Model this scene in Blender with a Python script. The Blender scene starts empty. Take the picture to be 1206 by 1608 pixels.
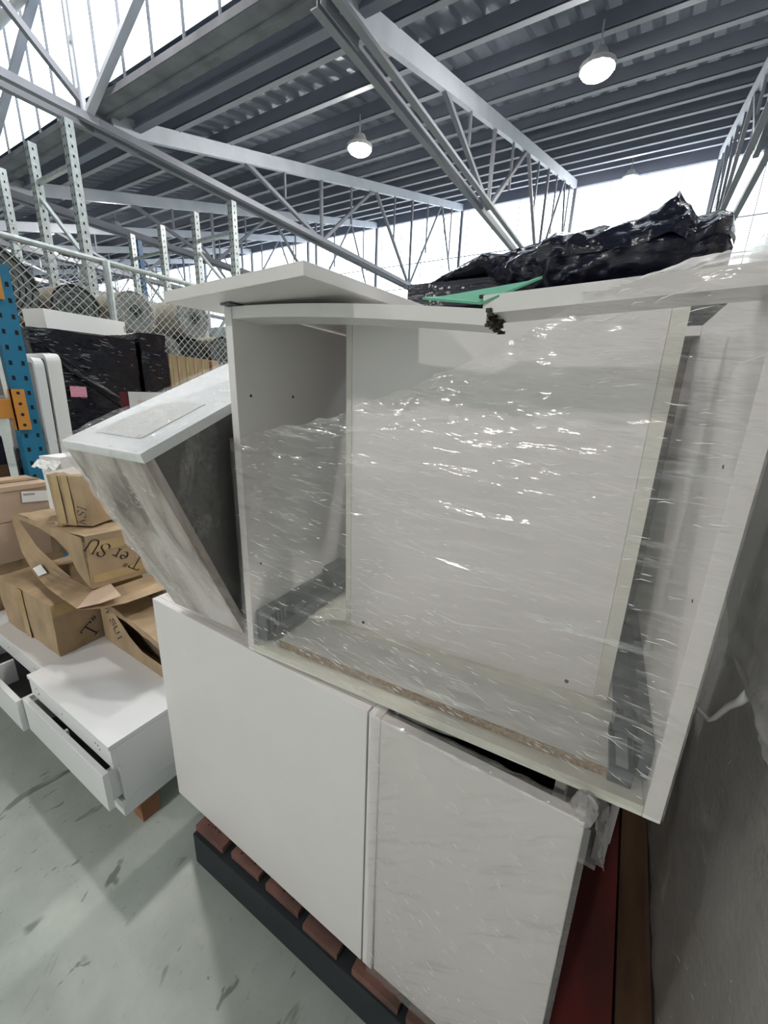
import bpy, math, random
from mathutils import Vector, Matrix, noise
random.seed(7)
S = bpy.context.scene
COL = S.collection
R = math.radians

# ---------------------------------------------------------------- camera
H = 1.45
yaw, pitch, roll = R(30.67), R(16.43), R(2.10)
fw = Vector((-math.sin(yaw)*math.cos(pitch), math.cos(yaw)*math.cos(pitch), -math.sin(pitch)))
r0 = Vector((math.cos(yaw), math.sin(yaw), 0)); u0 = r0.cross(fw)
rt = r0*math.cos(roll) + u0*math.sin(roll)
up = u0*math.cos(roll) - r0*math.sin(roll)
cam = bpy.data.cameras.new('camera'); cam_o = bpy.data.objects.new('camera', cam); COL.objects.link(cam_o)
cam.sensor_fit = 'VERTICAL'; cam.sensor_height = 36.0; cam.lens = 630/1608*36.0
cam.clip_start = 0.02; cam.clip_end = 300
M = Matrix.Identity(4)
for i in range(3):
    M[i][0] = rt[i]; M[i][1] = up[i]; M[i][2] = -fw[i]
M[0][3], M[1][3], M[2][3] = 0, 0, H
cam_o.matrix_world = M
S.camera = cam_o

# ---------------------------------------------------------------- sky, exposure
W = bpy.data.worlds.new('sky'); S.world = W; W.use_nodes = True
W.node_tree.nodes['Background'].inputs[0].default_value = (0.93, 0.97, 1.0, 1)
W.node_tree.nodes['Background'].inputs[1].default_value = 5.0
S.view_settings.view_transform = 'Standard'; S.view_settings.look = 'None'
S.view_settings.gamma = 1.0; S.view_settings.exposure = -0.20
try: S.view_settings.use_curve_mapping = False
except Exception: pass
LAMP_POWER = 520.0
S.cycles.adaptive_threshold = 0.05
S.cycles.use_light_tree = False; S.cycles.max_bounces = 6; S.cycles.diffuse_bounces = 3; S.cycles.glossy_bounces = 3; S.cycles.transmission_bounces = 3; S.cycles.transparent_max_bounces = 10

# ---------------------------------------------------------------- helpers
class MB:
    def __init__(s): s.v = []; s.f = []
    def add(s, vs, fs):
        n = len(s.v); s.v += [Vector(v) for v in vs]; s.f += [tuple(i+n for i in f) for f in fs]; return s
    def box(s, a, b, m=None):
        x0,y0,z0 = a; x1,y1,z1 = b
        vs = [(x0,y0,z0),(x1,y0,z0),(x1,y1,z0),(x0,y1,z0),(x0,y0,z1),(x1,y0,z1),(x1,y1,z1),(x0,y1,z1)]
        if m is not None: vs = [m @ Vector(v) for v in vs]
        return s.add(vs, [(0,3,2,1),(4,5,6,7),(0,1,5,4),(1,2,6,5),(2,3,7,6),(3,0,4,7)])
    def bar(s, p, q, w, h, upv=(0,0,1)):
        p, q = Vector(p), Vector(q); d = (q-p).normalized(); upv = Vector(upv)
        a = d.cross(upv)
        if a.length < 1e-4: a = d.cross(Vector((1,0,0)))
        a.normalize(); b = a.cross(d).normalized(); a *= w/2; b *= h/2
        vs = [p-a-b,p+a-b,p+a+b,p-a+b,q-a-b,q+a-b,q+a+b,q-a+b]
        return s.add(vs, [(0,3,2,1),(4,5,6,7),(0,1,5,4),(1,2,6,5),(2,3,7,6),(3,0,4,7)])
    def tube(s, pts, r, n=8, caps=True):
        pts = [Vector(p) for p in pts]; rs = r if isinstance(r, (list,tuple)) else [r]*len(pts)
        base = len(s.v); prev = None
        for i, p in enumerate(pts):
            d = (pts[min(i+1,len(pts)-1)] - pts[max(i-1,0)]).normalized()
            if prev is None:
                a = d.cross(Vector((0,0,1)))
                if a.length < 1e-3: a = d.cross(Vector((1,0,0)))
            else: a = prev - d*prev.dot(d)
            a.normalize(); prev = a; b = d.cross(a)
            for k in range(n):
                t = 2*math.pi*k/n; s.v.append(p + (a*math.cos(t)+b*math.sin(t))*rs[i])
        for i in range(len(pts)-1):
            for k in range(n):
                s.f.append((base+i*n+k, base+i*n+(k+1)%n, base+(i+1)*n+(k+1)%n, base+(i+1)*n+k))
        if caps:
            s.f.append(tuple(base+k for k in reversed(range(n))))
            s.f.append(tuple(base+(len(pts)-1)*n+k for k in range(n)))
        return s
    def grid(s, fn, nu, nv, close=False):
        base = len(s.v)
        for j in range(nv+1):
            for i in range(nu+1): s.v.append(Vector(fn(i/nu, j/nv)))
        for j in range(nv):
            for i in range(nu):
                a = base+j*(nu+1)+i; s.f.append((a,a+1,a+nu+2,a+nu+1))
        return s
    def prism(s, poly, ax, t0, t1):
        """poly of 2-tuples extruded along axis ax ('x','y','z')"""
        n = len(poly)
        def mk(p,t):
            return {'x':(t,p[0],p[1]),'y':(p[0],t,p[1]),'z':(p[0],p[1],t)}[ax]
        vs = [mk(p,t0) for p in poly]+[mk(p,t1) for p in poly]
        fs = [tuple(range(n-1,-1,-1)), tuple(range(n,2*n))]+[(i,(i+1)%n,n+(i+1)%n,n+i) for i in range(n)]
        return s.add(vs, fs)

def mesh_obj(name, mb, mat, parent=None, world=False, smooth=False, bevel=0):
    vs = mb.v
    if parent is not None and world:
        inv = MATS[parent.name].inverted(); vs = [inv @ v for v in vs]
    me = bpy.data.meshes.new(name); me.from_pydata([tuple(v) for v in vs], [], mb.f); me.update()
    import bmesh
    bm = bmesh.new(); bm.from_mesh(me); bmesh.ops.recalc_face_normals(bm, faces=bm.faces); bm.to_mesh(me); bm.free()
    if smooth: me.polygons.foreach_set('use_smooth', [True]*len(me.polygons))
    me.materials.append(mat)
    o = bpy.data.objects.new(name, me); COL.objects.link(o)
    if parent is not None: o.parent = parent
    if bevel:
        md = o.modifiers.new('bevel','BEVEL'); md.width = bevel; md.segments = 2; md.limit_method = 'ANGLE'
    return o

MATS = {}
def tag(o, label=None, cat=None, group=None, kind=None):
    if label: o['label'] = label
    if cat: o['category'] = cat
    if group: o['group'] = group
    if kind: o['kind'] = kind
    return o
def thing(name, label, cat, loc=(0,0,0), rot=(0,0,0), group=None):
    """Empty at the base; rot = (yaw, pitch about x, roll about y) in degrees"""
    o = bpy.data.objects.new(name, None); o.empty_display_size = .1; COL.objects.link(o)
    m = Matrix.Translation(loc) @ Matrix.Rotation(R(rot[0]),4,'Z') @ Matrix.Rotation(R(rot[1]),4,'X') @ Matrix.Rotation(R(rot[2]),4,'Y')
    o.matrix_world = m; MATS[o.name] = m
    return tag(o, label, cat, group)
def world_of(o): return MATS[o.name]
def bx(a, b): return MB().box(a, b)
def n3(x,y,z): return noise.noise(Vector((x,y,z)))
def fbm(x,y,z,o=4):
    a=0; k=1; t=1
    for _ in range(o): a += n3(x*t,y*t,z*t)*k; k*=.5; t*=2.03
    return a
def ridge(x,y,z): return 1-2*abs(n3(x,y,z))

# ---------------------------------------------------------------- materials
def mat(name, col=(.8,.8,.8), rough=.5, metal=0, spec=.5, noise_amt=0, nscale=8, col2=None, bump=0, bscale=40, stretch=(1,1,1), emit=None, estr=0, detail=4):
    m = bpy.data.materials.new(name); m.use_nodes = True; nt = m.node_tree; b = nt.nodes['Principled BSDF']
    b.inputs['Base Color'].default_value = (*col,1); b.inputs['Roughness'].default_value = rough; b.inputs['Metallic'].default_value = metal
    b.inputs['Specular IOR Level'].default_value = spec
    if emit: b.inputs['Emission Color'].default_value = (*emit,1); b.inputs['Emission Strength'].default_value = estr
    if noise_amt or bump:
        tc = nt.nodes.new('ShaderNodeTexCoord'); mp = nt.nodes.new('ShaderNodeMapping'); mp.inputs['Scale'].default_value = stretch
        nt.links.new(tc.outputs['Object'], mp.inputs[0])
        if noise_amt:
            n = nt.nodes.new('ShaderNodeTexNoise'); n.inputs['Scale'].default_value = nscale; n.inputs['Detail'].default_value = detail
            nt.links.new(mp.outputs[0], n.inputs[0])
            mx = nt.nodes.new('ShaderNodeMix'); mx.data_type='RGBA'
            c2 = col2 or tuple(c*(1-noise_amt) for c in col)
            mx.inputs[6].default_value=(*col,1); mx.inputs[7].default_value=(*c2,1)
            rp = nt.nodes.new('ShaderNodeValToRGB'); rp.color_ramp.elements[0].position=.35; rp.color_ramp.elements[1].position=.7
            nt.links.new(n.outputs[0], rp.inputs[0]); nt.links.new(rp.outputs[0], mx.inputs[0]); nt.links.new(mx.outputs[2], b.inputs['Base Color'])
        if bump:
            n2 = nt.nodes.new('ShaderNodeTexNoise'); n2.inputs['Scale'].default_value = bscale; n2.inputs['Detail'].default_value = 4
            nt.links.new(mp.outputs[0], n2.inputs[0]); bp = nt.nodes.new('ShaderNodeBump'); bp.inputs['Strength'].default_value = bump; bp.inputs['Distance'].default_value=.01
            nt.links.new(n2.outputs[0], bp.inputs['Height']); nt.links.new(bp.outputs[0], b.inputs['Normal'])
    return m

def film_mat(name, haze=.12, rough=.12, rot=(0,0,0), scale=(1,1,1), nscale=30, bump=.5, tint=(1,1,1), seed=0.0, crease_glints=.25, gloss=.3, base=.06, bstr=(1,2.2,2.6), bsc=26):
    """clear stretch film: mostly see-through, thicker milky puckers along the pull that also stand in for glints, glossy wrinkled skin"""
    m = bpy.data.materials.new(name); m.use_nodes = True; nt = m.node_tree; nt.nodes.clear(); L = nt.links.new
    N = lambda t: nt.nodes.new(t)
    out = N('ShaderNodeOutputMaterial'); tc = N('ShaderNodeTexCoord'); mr = N('ShaderNodeMapping'); mp = N('ShaderNodeMapping'); mb_ = N('ShaderNodeMapping')
    mr.inputs['Rotation'].default_value = rot; mr.inputs['Location'].default_value = (seed, seed*.7, seed*1.3)
    mp.inputs['Scale'].default_value = scale; mb_.inputs['Scale'].default_value = bstr
    L(tc.outputs['Object'], mr.inputs[0]); L(mr.outputs[0], mp.inputs[0]); L(mr.outputs[0], mb_.inputs[0])
    n1 = N('ShaderNodeTexNoise'); n1.inputs['Scale'].default_value = nscale; n1.inputs['Detail'].default_value = 3; n1.inputs['Roughness'].default_value=.65
    n1.inputs['Distortion'].default_value = .4
    L(mp.outputs[0], n1.inputs[0])
    n2 = N('ShaderNodeTexNoise'); n2.inputs['Scale'].default_value = 5; n2.inputs['Detail'].default_value = 3
    L(mr.outputs[0], n2.inputs[0])
    n3_ = N('ShaderNodeTexNoise'); n3_.inputs['Scale'].default_value = bsc; n3_.inputs['Detail'].default_value = 2; L(mb_.outputs[0], n3_.inputs[0])
    rp = N('ShaderNodeValToRGB'); rp.color_ramp.elements[0].position=.55; rp.color_ramp.elements[1].position=.72
    L(n1.outputs[0], rp.inputs[0])
    rp2 = N('ShaderNodeValToRGB'); rp2.color_ramp.elements[0].position=.36; rp2.color_ramp.elements[1].position=.62
    L(n2.outputs[0], rp2.inputs[0])
    ml = N('ShaderNodeMath'); ml.operation='MULTIPLY'; L(rp.outputs[0], ml.inputs[0]); L(rp2.outputs[0], ml.inputs[1])
    ad = N('ShaderNodeMath'); ad.operation='MULTIPLY_ADD'; L(n1.outputs[0], ad.inputs[0]); ad.inputs[1].default_value=.5; L(n3_.outputs[0], ad.inputs[2])
    bp = N('ShaderNodeBump'); bp.inputs['Strength'].default_value=bump; bp.inputs['Distance'].default_value=.012; L(ad.outputs[0], bp.inputs['Height'])
    tr = N('ShaderNodeBsdfTransparent'); tr.inputs[0].default_value=(*tint,1)
    df = N('ShaderNodeBsdfDiffuse'); df.inputs[0].default_value=(.86,.85,.84,1)
    tl = N('ShaderNodeBsdfTranslucent'); tl.inputs[0].default_value=(.86,.85,.84,1)
    dm = N('ShaderNodeMixShader'); dm.inputs[0].default_value=.4; L(df.outputs[0], dm.inputs[1]); L(tl.outputs[0], dm.inputs[2])
    gl = N('ShaderNodeBsdfGlossy'); gl.inputs[0].default_value=(.95,.95,.95,1); gl.inputs['Roughness'].default_value=rough; L(bp.outputs[0], gl.inputs['Normal'])
    hz = N('ShaderNodeMath'); hz.operation='MULTIPLY_ADD'; L(ml.outputs[0], hz.inputs[0]); hz.inputs[1].default_value=crease_glints; hz.inputs[2].default_value=haze
    m1 = N('ShaderNodeMixShader'); L(hz.outputs[0], m1.inputs[0]); L(tr.outputs[0], m1.inputs[1]); L(dm.outputs[0], m1.inputs[2])
    gz = N('ShaderNodeMath'); gz.operation='MULTIPLY_ADD'; L(ml.outputs[0], gz.inputs[0]); gz.inputs[1].default_value=gloss; gz.inputs[2].default_value=base
    m2 = N('ShaderNodeMixShader'); L(gz.outputs[0], m2.inputs[0]); L(m1.outputs[0], m2.inputs[1]); L(gl.outputs[0], m2.inputs[2])
    L(m2.outputs[0], out.inputs[0])
    return m
def glass_mat(name):
    m = bpy.data.materials.new(name); m.use_nodes = True; nt = m.node_tree; nt.nodes.clear(); L = nt.links.new
    out = nt.nodes.new('ShaderNodeOutputMaterial'); tr = nt.nodes.new('ShaderNodeBsdfTransparent'); gl = nt.nodes.new('ShaderNodeBsdfGlossy'); mx = nt.nodes.new('ShaderNodeMixShader')
    tr.inputs[0].default_value=(.93,.96,.97,1); gl.inputs['Roughness'].default_value=.1; mx.inputs[0].default_value=.04
    L(tr.outputs[0],mx.inputs[1]); L(gl.outputs[0],mx.inputs[2]); L(mx.outputs[0],out.inputs[0]); return m

WHITE   = mat('white_melamine', (.80,.775,.76), .38, noise_amt=.03, nscale=6)
WHITE2  = mat('white_lacquer', (.84,.85,.85), .25)
CREAM   = mat('cream_edge', (.74,.73,.66), .5, noise_amt=.06, nscale=20)
LITFLOOR  = mat('cream_lit_floor', (.76,.76,.66), .5, noise_amt=.12, nscale=18)  # cream tone paints the strip of light behind the loose shelf
CHIP    = mat('raw_chipboard', (.42,.31,.20), .9, noise_amt=.6, nscale=160, col2=(.16,.11,.07), bump=.5, bscale=200)
CHIPD   = mat('dark_broken_chipboard', (.10,.085,.07), .95, noise_amt=.7, nscale=120, col2=(.02,.02,.02), bump=.8, bscale=120)
DARKGREY= mat('dark_grey_laminate', (.085,.082,.08), .35)
STEEL   = mat('runner_steel', (.42,.44,.47), .35, metal=.9)
DSTEEL  = mat('dark_runner_steel', (.13,.14,.16), .35, metal=.8)
GALV    = mat('galvanised_steel', (.58,.63,.63), .45, metal=.55, noise_amt=.25, nscale=25)
TRUSSM  = mat('truss_paint', (.25,.26,.30), .5, noise_amt=.15, nscale=3)
TOPCH   = mat('top_chord_paint', (.58,.61,.68), .5, noise_amt=.1, nscale=3)
DECK    = mat('roof_deck', (.21,.225,.285), .6, noise_amt=.15, nscale=2)
PURLIN  = mat('purlin_paint', (.22,.235,.295), .5, noise_amt=.1, nscale=2)
FLANGE  = mat('purlin_flange_paint', (.40,.42,.48), .45)
CONC    = mat('gutter_concrete', (.22,.23,.26), .9, noise_amt=.35, nscale=3)
GREEN   = mat('green_plastic', (.10,.42,.26), .45, noise_amt=.1, nscale=10)
CARD    = mat('cardboard', (.47,.335,.20), .7, noise_amt=.3, nscale=9, bump=.35, bscale=14, stretch=(1,1,.6))
CARD2   = mat('pink_cardboard', (.56,.41,.30), .8, noise_amt=.12, nscale=5, bump=.1, bscale=20)
CARDD   = mat('cardboard_inside', (.30,.23,.16), .9, noise_amt=.3, nscale=12)
TAPE    = mat('parcel_tape', (.52,.37,.18), .22, noise_amt=.12, nscale=20)
INK     = mat('black_ink', (.03,.025,.025), .8)
PAPER   = mat('white_paper', (.82,.82,.80), .7)
PINK    = mat('pink_note', (.85,.36,.47), .7, noise_amt=.25, nscale=60, stretch=(1,.2,8))
PINKINK = mat('pink_ink', (.85,.18,.30), .7)
BLACKF  = mat('black_stretch_wrap', (.008,.009,.015), .16, spec=.5, bump=1.0, bscale=10, stretch=(1,1,3.2))
BLACKP  = mat('black_plastic_sheet', (.012,.014,.028), .2, bump=1.0, bscale=16, stretch=(.6,1,1.8))
BLUEP   = mat('rack_blue', (.02,.19,.34), .4, noise_amt=.12, nscale=20)
NAVY    = mat('rack_dark_blue', (.012,.04,.13), .4)
ORANGE  = mat('rack_orange', (.62,.27,.05), .45, noise_amt=.08, nscale=12)
HOLE    = mat('dark_hole', (.01,.01,.012), .9)
REDW    = mat('red_painted_timber', (.17,.022,.018), .65, noise_amt=.45, nscale=9, col2=(.07,.02,.015), stretch=(1,.3,1))
PALW    = mat('worn_pallet_timber', (.20,.095,.075), .85, noise_amt=.5, nscale=9, col2=(.08,.045,.035), bump=.4, bscale=30)
PALD    = mat('dark_pallet_runner', (.022,.028,.032), .8, noise_amt=.3, nscale=9)
BROWNW  = mat('brown_timber', (.19,.10,.045), .75, noise_amt=.55, nscale=5, col2=(.07,.035,.018), stretch=(3,.5,1))
TIMBER  = mat('timber_bearer', (.34,.16,.08), .8, noise_amt=.3, nscale=20)
MIRROR  = mat('dim_glass', (.20,.20,.20), .08, spec=.8)
CARPET  = mat('beige_carpet', (.40,.36,.28), .95, noise_amt=.25, nscale=30, bump=.3, bscale=90)
CARPETG = mat('grey_carpet', (.20,.22,.21), .95, noise_amt=.3, nscale=30, bump=.3, bscale=90)
CARPETD = mat('dark_carpet', (.05,.05,.055), .95, noise_amt=.3, nscale=30)
GREYP   = mat('grey_panel', (.36,.36,.34), .6)
WRAPG   = mat('grey_wrapped_board', (.60,.58,.55), .32, noise_amt=.16, nscale=2.5, bump=.35, bscale=9, stretch=(1,.25,1))
FILM_UP = film_mat('clear_film_cabinet', haze=.10, rough=.12, rot=(0,R(-6),0), scale=(1,8,11), nscale=7, bump=.42, crease_glints=.26, gloss=.26, base=.08, tint=(.975,.96,.95), bstr=(1,3,4), bsc=19)
FILM_LO = film_mat('clear_film_base', haze=.16, rough=.12, rot=(0,R(38),0), scale=(1,7,8), nscale=7, bump=.7, seed=3.1, crease_glints=.22, gloss=.3, base=.10, tint=(.95,.94,.925), bstr=(1,2.5,3), bsc=14)
FILM_TI = film_mat('clear_film_tilted', haze=.10, rough=.14, rot=(R(20),R(20),0), scale=(1.5,3,3), nscale=12, bump=1.0, seed=5.2, crease_glints=.3, gloss=.35)
FILM_RT = film_mat('clear_film_load', haze=.10, rough=.15, rot=(R(20),0,0), scale=(5,1,7), nscale=8, bump=1.0, seed=7.7, crease_glints=.2, gloss=.35, base=.12)
PLASTIC = film_mat('milky_plastic', haze=.42, rough=.2, scale=(3,2,1), nscale=6, bump=.8, seed=9.1, crease_glints=.35, gloss=.2)
FILM_RO = film_mat('film_on_rolls', haze=.25, rough=.12, scale=(2,3,3), nscale=9, bump=1.0, seed=2.1, crease_glints=.4, gloss=.4)
GLASS   = glass_mat('roof_glazing')
LENS    = mat('lamp_lens', (1,1,1), .5, emit=(1.0,.965,.91), estr=LAMP_POWER)
LBODY   = mat('lamp_body', (.5,.5,.5), .4)
WALLM   = mat('pale_wall', (.75,.76,.76), .8, noise_amt=.1, nscale=1)

def wood_panel():
    m = bpy.data.materials.new('wrapped_grey_oak'); m.use_nodes=True; nt=m.node_tree; b=nt.nodes['Principled BSDF']; L=nt.links.new
    tc=nt.nodes.new('ShaderNodeTexCoord'); mp=nt.nodes.new('ShaderNodeMapping'); mp.inputs['Scale'].default_value=(6,6,2.2)
    L(tc.outputs['Object'],mp.inputs[0])
    n=nt.nodes.new('ShaderNodeTexNoise'); n.inputs['Scale'].default_value=1.6; n.inputs['Detail'].default_value=7; n.inputs['Distortion'].default_value=1.2; n.inputs['Roughness'].default_value=.6
    L(mp.outputs[0],n.inputs[0])
    rp=nt.nodes.new('ShaderNodeValToRGB'); e=rp.color_ramp.elements
    e[0].position=.31; e[0].color=(.13,.10,.08,1); e[1].position=.58; e[1].color=(.70,.66,.62,1)
    x=e.new(.45); x.color=(.48,.42,.37,1)
    L(n.outputs[0],rp.inputs[0]); L(rp.outputs[0],b.inputs['Base Color']); b.inputs['Roughness'].default_value=.3
    return m
OAK = wood_panel()

def concrete_floor():
    m = bpy.data.materials.new('stained_concrete'); m.use_nodes=True; nt=m.node_tree; b=nt.nodes['Principled BSDF']; L=nt.links.new
    tc=nt.nodes.new('ShaderNodeTexCoord')
    def nz(sc,det,st=(1,1,1),rough=.6,dist=0):
        mp=nt.nodes.new('ShaderNodeMapping'); mp.inputs['Scale'].default_value=st; L(tc.outputs['Object'],mp.inputs[0])
        n=nt.nodes.new('ShaderNodeTexNoise'); n.inputs['Scale'].default_value=sc; n.inputs['Detail'].default_value=det; n.inputs['Roughness'].default_value=rough; n.inputs['Distortion'].default_value=dist
        L(mp.outputs[0],n.inputs[0]); return n
    def ramp(n,p0,p1):
        r=nt.nodes.new('ShaderNodeValToRGB'); r.color_ramp.elements[0].position=p0; r.color_ramp.elements[1].position=p1; L(n.outputs[0],r.inputs[0]); return r
    def mix(f,a,bcol,k=1.0):
        x=nt.nodes.new('ShaderNodeMix'); x.data_type='RGBA'
        ml=nt.nodes.new('ShaderNodeMath'); ml.operation='MULTIPLY'; ml.inputs[1].default_value=k; L(f,ml.inputs[0]); L(ml.outputs[0],x.inputs[0])
        if isinstance(a,tuple): x.inputs[6].default_value=(*a,1)
        else: L(a,x.inputs[6])
        x.inputs[7].default_value=(*bcol,1); return x.outputs[2]
    c=mix(ramp(nz(2.2,5),.35,.7).outputs[0],(.43,.475,.43),(.36,.40,.36))
    c=mix(ramp(nz(11,5),.45,.75).outputs[0],c,(.48,.52,.47),.7)
    c=mix(ramp(nz(9,3,(1,.55,1),.55,.6),.635,.68).outputs[0],c,(.12,.13,.10),.75)
    c=mix(ramp(nz(26,3,(1,.5,1),.55,.8),.665,.71).outputs[0],c,(.13,.13,.10),.7)
    c=mix(ramp(nz(70,3,(1,.7,1),.6,.5),.62,.72).outputs[0],c,(.27,.30,.26),.5)
    L(c,b.inputs['Base Color']); b.inputs['Roughness'].default_value=.48
    r=ramp(nz(4,4),.3,.8); mr=nt.nodes.new('ShaderNodeMapRange'); mr.inputs[3].default_value=.35; mr.inputs[4].default_value=.6; L(r.outputs[0],mr.inputs[0]); L(mr.outputs[0],b.inputs['Roughness'])
    return m
FLOORM = concrete_floor()

def crease_glints(parent, n, place, ang, rlen, rrad, m, seed=1, world=False):
    """short pale ridges standing in for glints on puckered film; place(rnd)->(point, u, v) frame on the film"""
    rnd = random.Random(seed); mb = MB(); k = 0; tries = 0
    while k < n and tries < n*20:
        tries += 1
        p,u,v = place(rnd)
        if p is None: continue
        a = ang(p) + rnd.gauss(0,.10); L_ = rnd.uniform(*rlen)*(.4+rnd.random()**2); r_ = rnd.uniform(*rrad)
        d = u*math.cos(a)+v*math.sin(a); e = v*math.cos(a)-u*math.sin(a); w_ = rnd.gauss(0,.08)
        pts = [p-d*L_/2, p-d*L_/6+e*L_*w_, p+d*L_/6+e*L_*w_*.5, p+d*L_/2]
        mb.tube(pts, [r_*.3,r_,r_*.9,r_*.2], 5); k += 1
    o = mesh_obj('film_glints', mb, m, parent, smooth=True); o['kind'] = 'stuff'; return o
GLINTB = mat('wrap_glint', (.32,.33,.36), .15, spec=1.0)  # grey dashes painted as glints on the black wrap
GLINT = mat('film_glint', (.90,.90,.89), .12, spec=1.0)  # near-white dashes painted as glints on the clear film

# ================================================================ SETTING
XL, XR, YF, YB = -46.0, 9.0, -9.6, 17.55
YV, ZV, SL = 3.75, 5.0, .265          # valley line, its height, roof slope
def struct(name, mb, m, **k): return tag(mesh_obj(name, mb, m, **k), kind='structure')
struct('floor', bx((XL,YF,-.2),(XR,YB+.3,0)), FLOORM)
struct('wall_back', bx((XL,YB,0),(XR,YB+.25,5.0)), WALLM)
struct('wall_left', bx((XL-.25,YF,0),(XL,YB+.3,9.2)), WALLM)
struct('wall_right', bx((XR,YF,0),(XR+.25,YB+.3,9.2)), WALLM)
struct('wall_front', bx((XL,YF-.25,0),(XR,YF,5.3)), WALLM)

def corrugated(y0, z0, y1, z1):
    mb = MB(); p = .30; x = XL; prof = []
    while x < XR:
        prof += [(x,0),(x+.10,0),(x+.13,.055),(x+.27,.055)]; x += p
    prof.append((XR,0))
    t = .01; n = len(prof)
    vs = []
    for (y,z) in ((y0,z0),(y1,z1)):
        for (a,b) in prof: vs.append((a,y,z+b))
    vs2 = [(a,b,c+.09) for a,b,c in vs]
    fs = [(i,i+1,n+i+1,n+i) for i in range(n-1)] 
    mb.add(vs, fs); mb.add([(XL,y0,z0+.1),(XR,y0,z0+.1),(XR,y1,z1+.1),(XL,y1,z1+.1)], [(0,1,2,3)])
    return mb
def roof(name, yv, prange):
    # underside of the deck sits above the purlins
    zt = lambda y: ZV + .30 + SL*(y-yv)
    o = struct(name, corrugated(yv+.2, zt(yv+.2)+.0, yv+13.75, zt(yv+13.75)), DECK)
    for y in prange:
        z = zt(yv+y) - .20
        pm = MB().box((XL,yv+y-.012,z),(XR,yv+y+.012,z+.20))
        p = mesh_obj('purlin', pm, PURLIN, o)
        mesh_obj('flange', MB().box((XL,yv+y-.012,z-.008),(XR,yv+y+.075,z+.012)), FLANGE, p)
    # fascia at the high edge
    mesh_obj('fascia', MB().box((XL,yv+13.55,zt(yv+13.55)-.42),(XR,yv+13.68,zt(yv+13.55)-.02)), PURLIN, o)
    return o
roof('ceiling', YV, [1.25+1.03*i for i in range(12)])
roof('ceiling.001', YV-13.65, [1.25+2.06*i for i in range(6)])
# valley gutter
g = MB().box((XL,3.73,5.10),(XR,3.79,5.18)).box((XL,3.74,5.095),(XR,3.98,5.10)).box((XL,3.92,5.06),(XR,3.94,5.095)).box((XL,3.90,5.10),(XR,3.98,5.24)).box((XL,3.98,5.12),(XR,4.10,5.15))
struct('trim_1', g, CONC)
g2 = MB().box((XL,4.28,5.10),(XR,4.40,5.13)).box((XL,4.33,5.13),(XR,4.35,5.32))
struct('trim_2', g2, PURLIN)

def glazing(name, y, z0, z1, pitch_, r):
    root = bpy.data.objects.new(name, None); COL.objects.link(root); MATS[root.name] = Matrix.Identity(4); tag(root, kind='structure')
    pane = None
    xs = []; x = XL
    while x <= XR: xs.append(x); x += pitch_
    bar = None
    for i, x in enumerate(xs):
        if bar is None:
            bar = mesh_obj('mullion', MB().box((-r,-.015,z0),(r,.015,z1)), TRUSSM, root)
            bar.location = (x,y,0)
            pane = mesh_obj('pane', MB().box((r,-.003,z0),(pitch_-r,.003,z1)), GLASS, root); pane.location = (x,y,0)
        else:
            b = bar.copy(); COL.objects.link(b); b.parent = root; b.location = (x,y,0)
            if i < len(xs)-1:
                b = pane.copy(); COL.objects.link(b); b.parent = root; b.location = (x,y,0)
    return root
w1 = glazing('window_1', 3.765, 5.18, 8.55, .62, .010)
w2 = glazing('window_2', YB-.05, 5.0, 8.5, 1.0, .010)
for z in (5.95, 6.9):
    mesh_obj('glazing_bar', MB().box((XL,YB-.12,z-.014),(XR,YB-.09,z+.014)), TRUSSM, w2)
mesh_obj('girt', MB().tube([(XL,3.60,6.56),(XR,3.60,6.56)], .06, 10), WALLM, w1)

# ---------------------------------------------------------------- roof trusses
def truss(x, label, full=True):
    t = thing('roof_truss', label, 'truss', (x, YV+.15, 0), (0,0,0), 'roof trusses')
    y0 = YV+.15; y1 = 17.35
    zc = lambda y: 4.98 + SL*(y-YV-.15) + .0
    P = lambda y,z: (0, y-y0, z)
    # top chord: channel
    mb = MB().bar(P(y0+.1,zc(y0+.1)+.03), P(y1,zc(y1)+.03), .09, .22); mesh_obj('top_chord', mb, TOPCH, t)
    mb = MB()
    for s in (-1,1):
        mb.bar((s*.085,-.1,4.93),(s*.085,y1-y0,4.93),.012,.13); mb.bar((s*.12,-.1,4.87),(s*.12,y1-y0,4.87),.09,.012)
    mesh_obj('bottom_chord', mb, TRUSSM, t)
    b = [(8.7),(13.2)]; tp = [6.35,11.0,15.4]
    def web(a, c, w=.07, m=TRUSSM): mesh_obj('web', MB().bar(a, c, w, w), m, t)
    ZB = 4.93
    web(P(6.35,zc(6.35)), P(8.7,ZB)); web(P(8.7,ZB), P(11.0,zc(11.0))); web(P(11.0,zc(11.0)), P(13.2,ZB)); web(P(13.2,ZB), P(15.4,zc(15.4)),.05); web(P(15.4,zc(15.4)),P(17.2,ZB),.05)
    for y in (8.7,13.2): web(P(y,ZB), P(y,zc(y)), .06)
    for y in (7.5,9.9,12.1,14.3,16.3):
        # secondary hanger half way down
        zz = ZB + (zc(y)-ZB)*.45
        web(P(y,zz), P(y,zc(y)), .04)
    web(P(y1,ZB), P(y1,zc(y1)), .10)
    gp = MB().box((-.006,-.15,4.83),(.006,.45,5.10)); mesh_obj('gusset_plate', gp, TRUSSM, t)
    return t
ORD = ['passing highest over the stacked cabinets','ending above the black box on the load','third from the right, starting behind the galvanised uprights']
truss(.85, 'grey steel roof truss at the right edge above the black plastic bundle')
truss(-3.09, 'grey steel roof truss running from the top centre past the brightest lamp')
truss(-7.19, 'grey steel roof truss springing from the corner joint at upper left')
truss(-11.18, 'grey steel roof truss crossing behind the tall galvanised uprights')
truss(-15.2, 'distant grey roof truss, fifth from the right')
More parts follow.
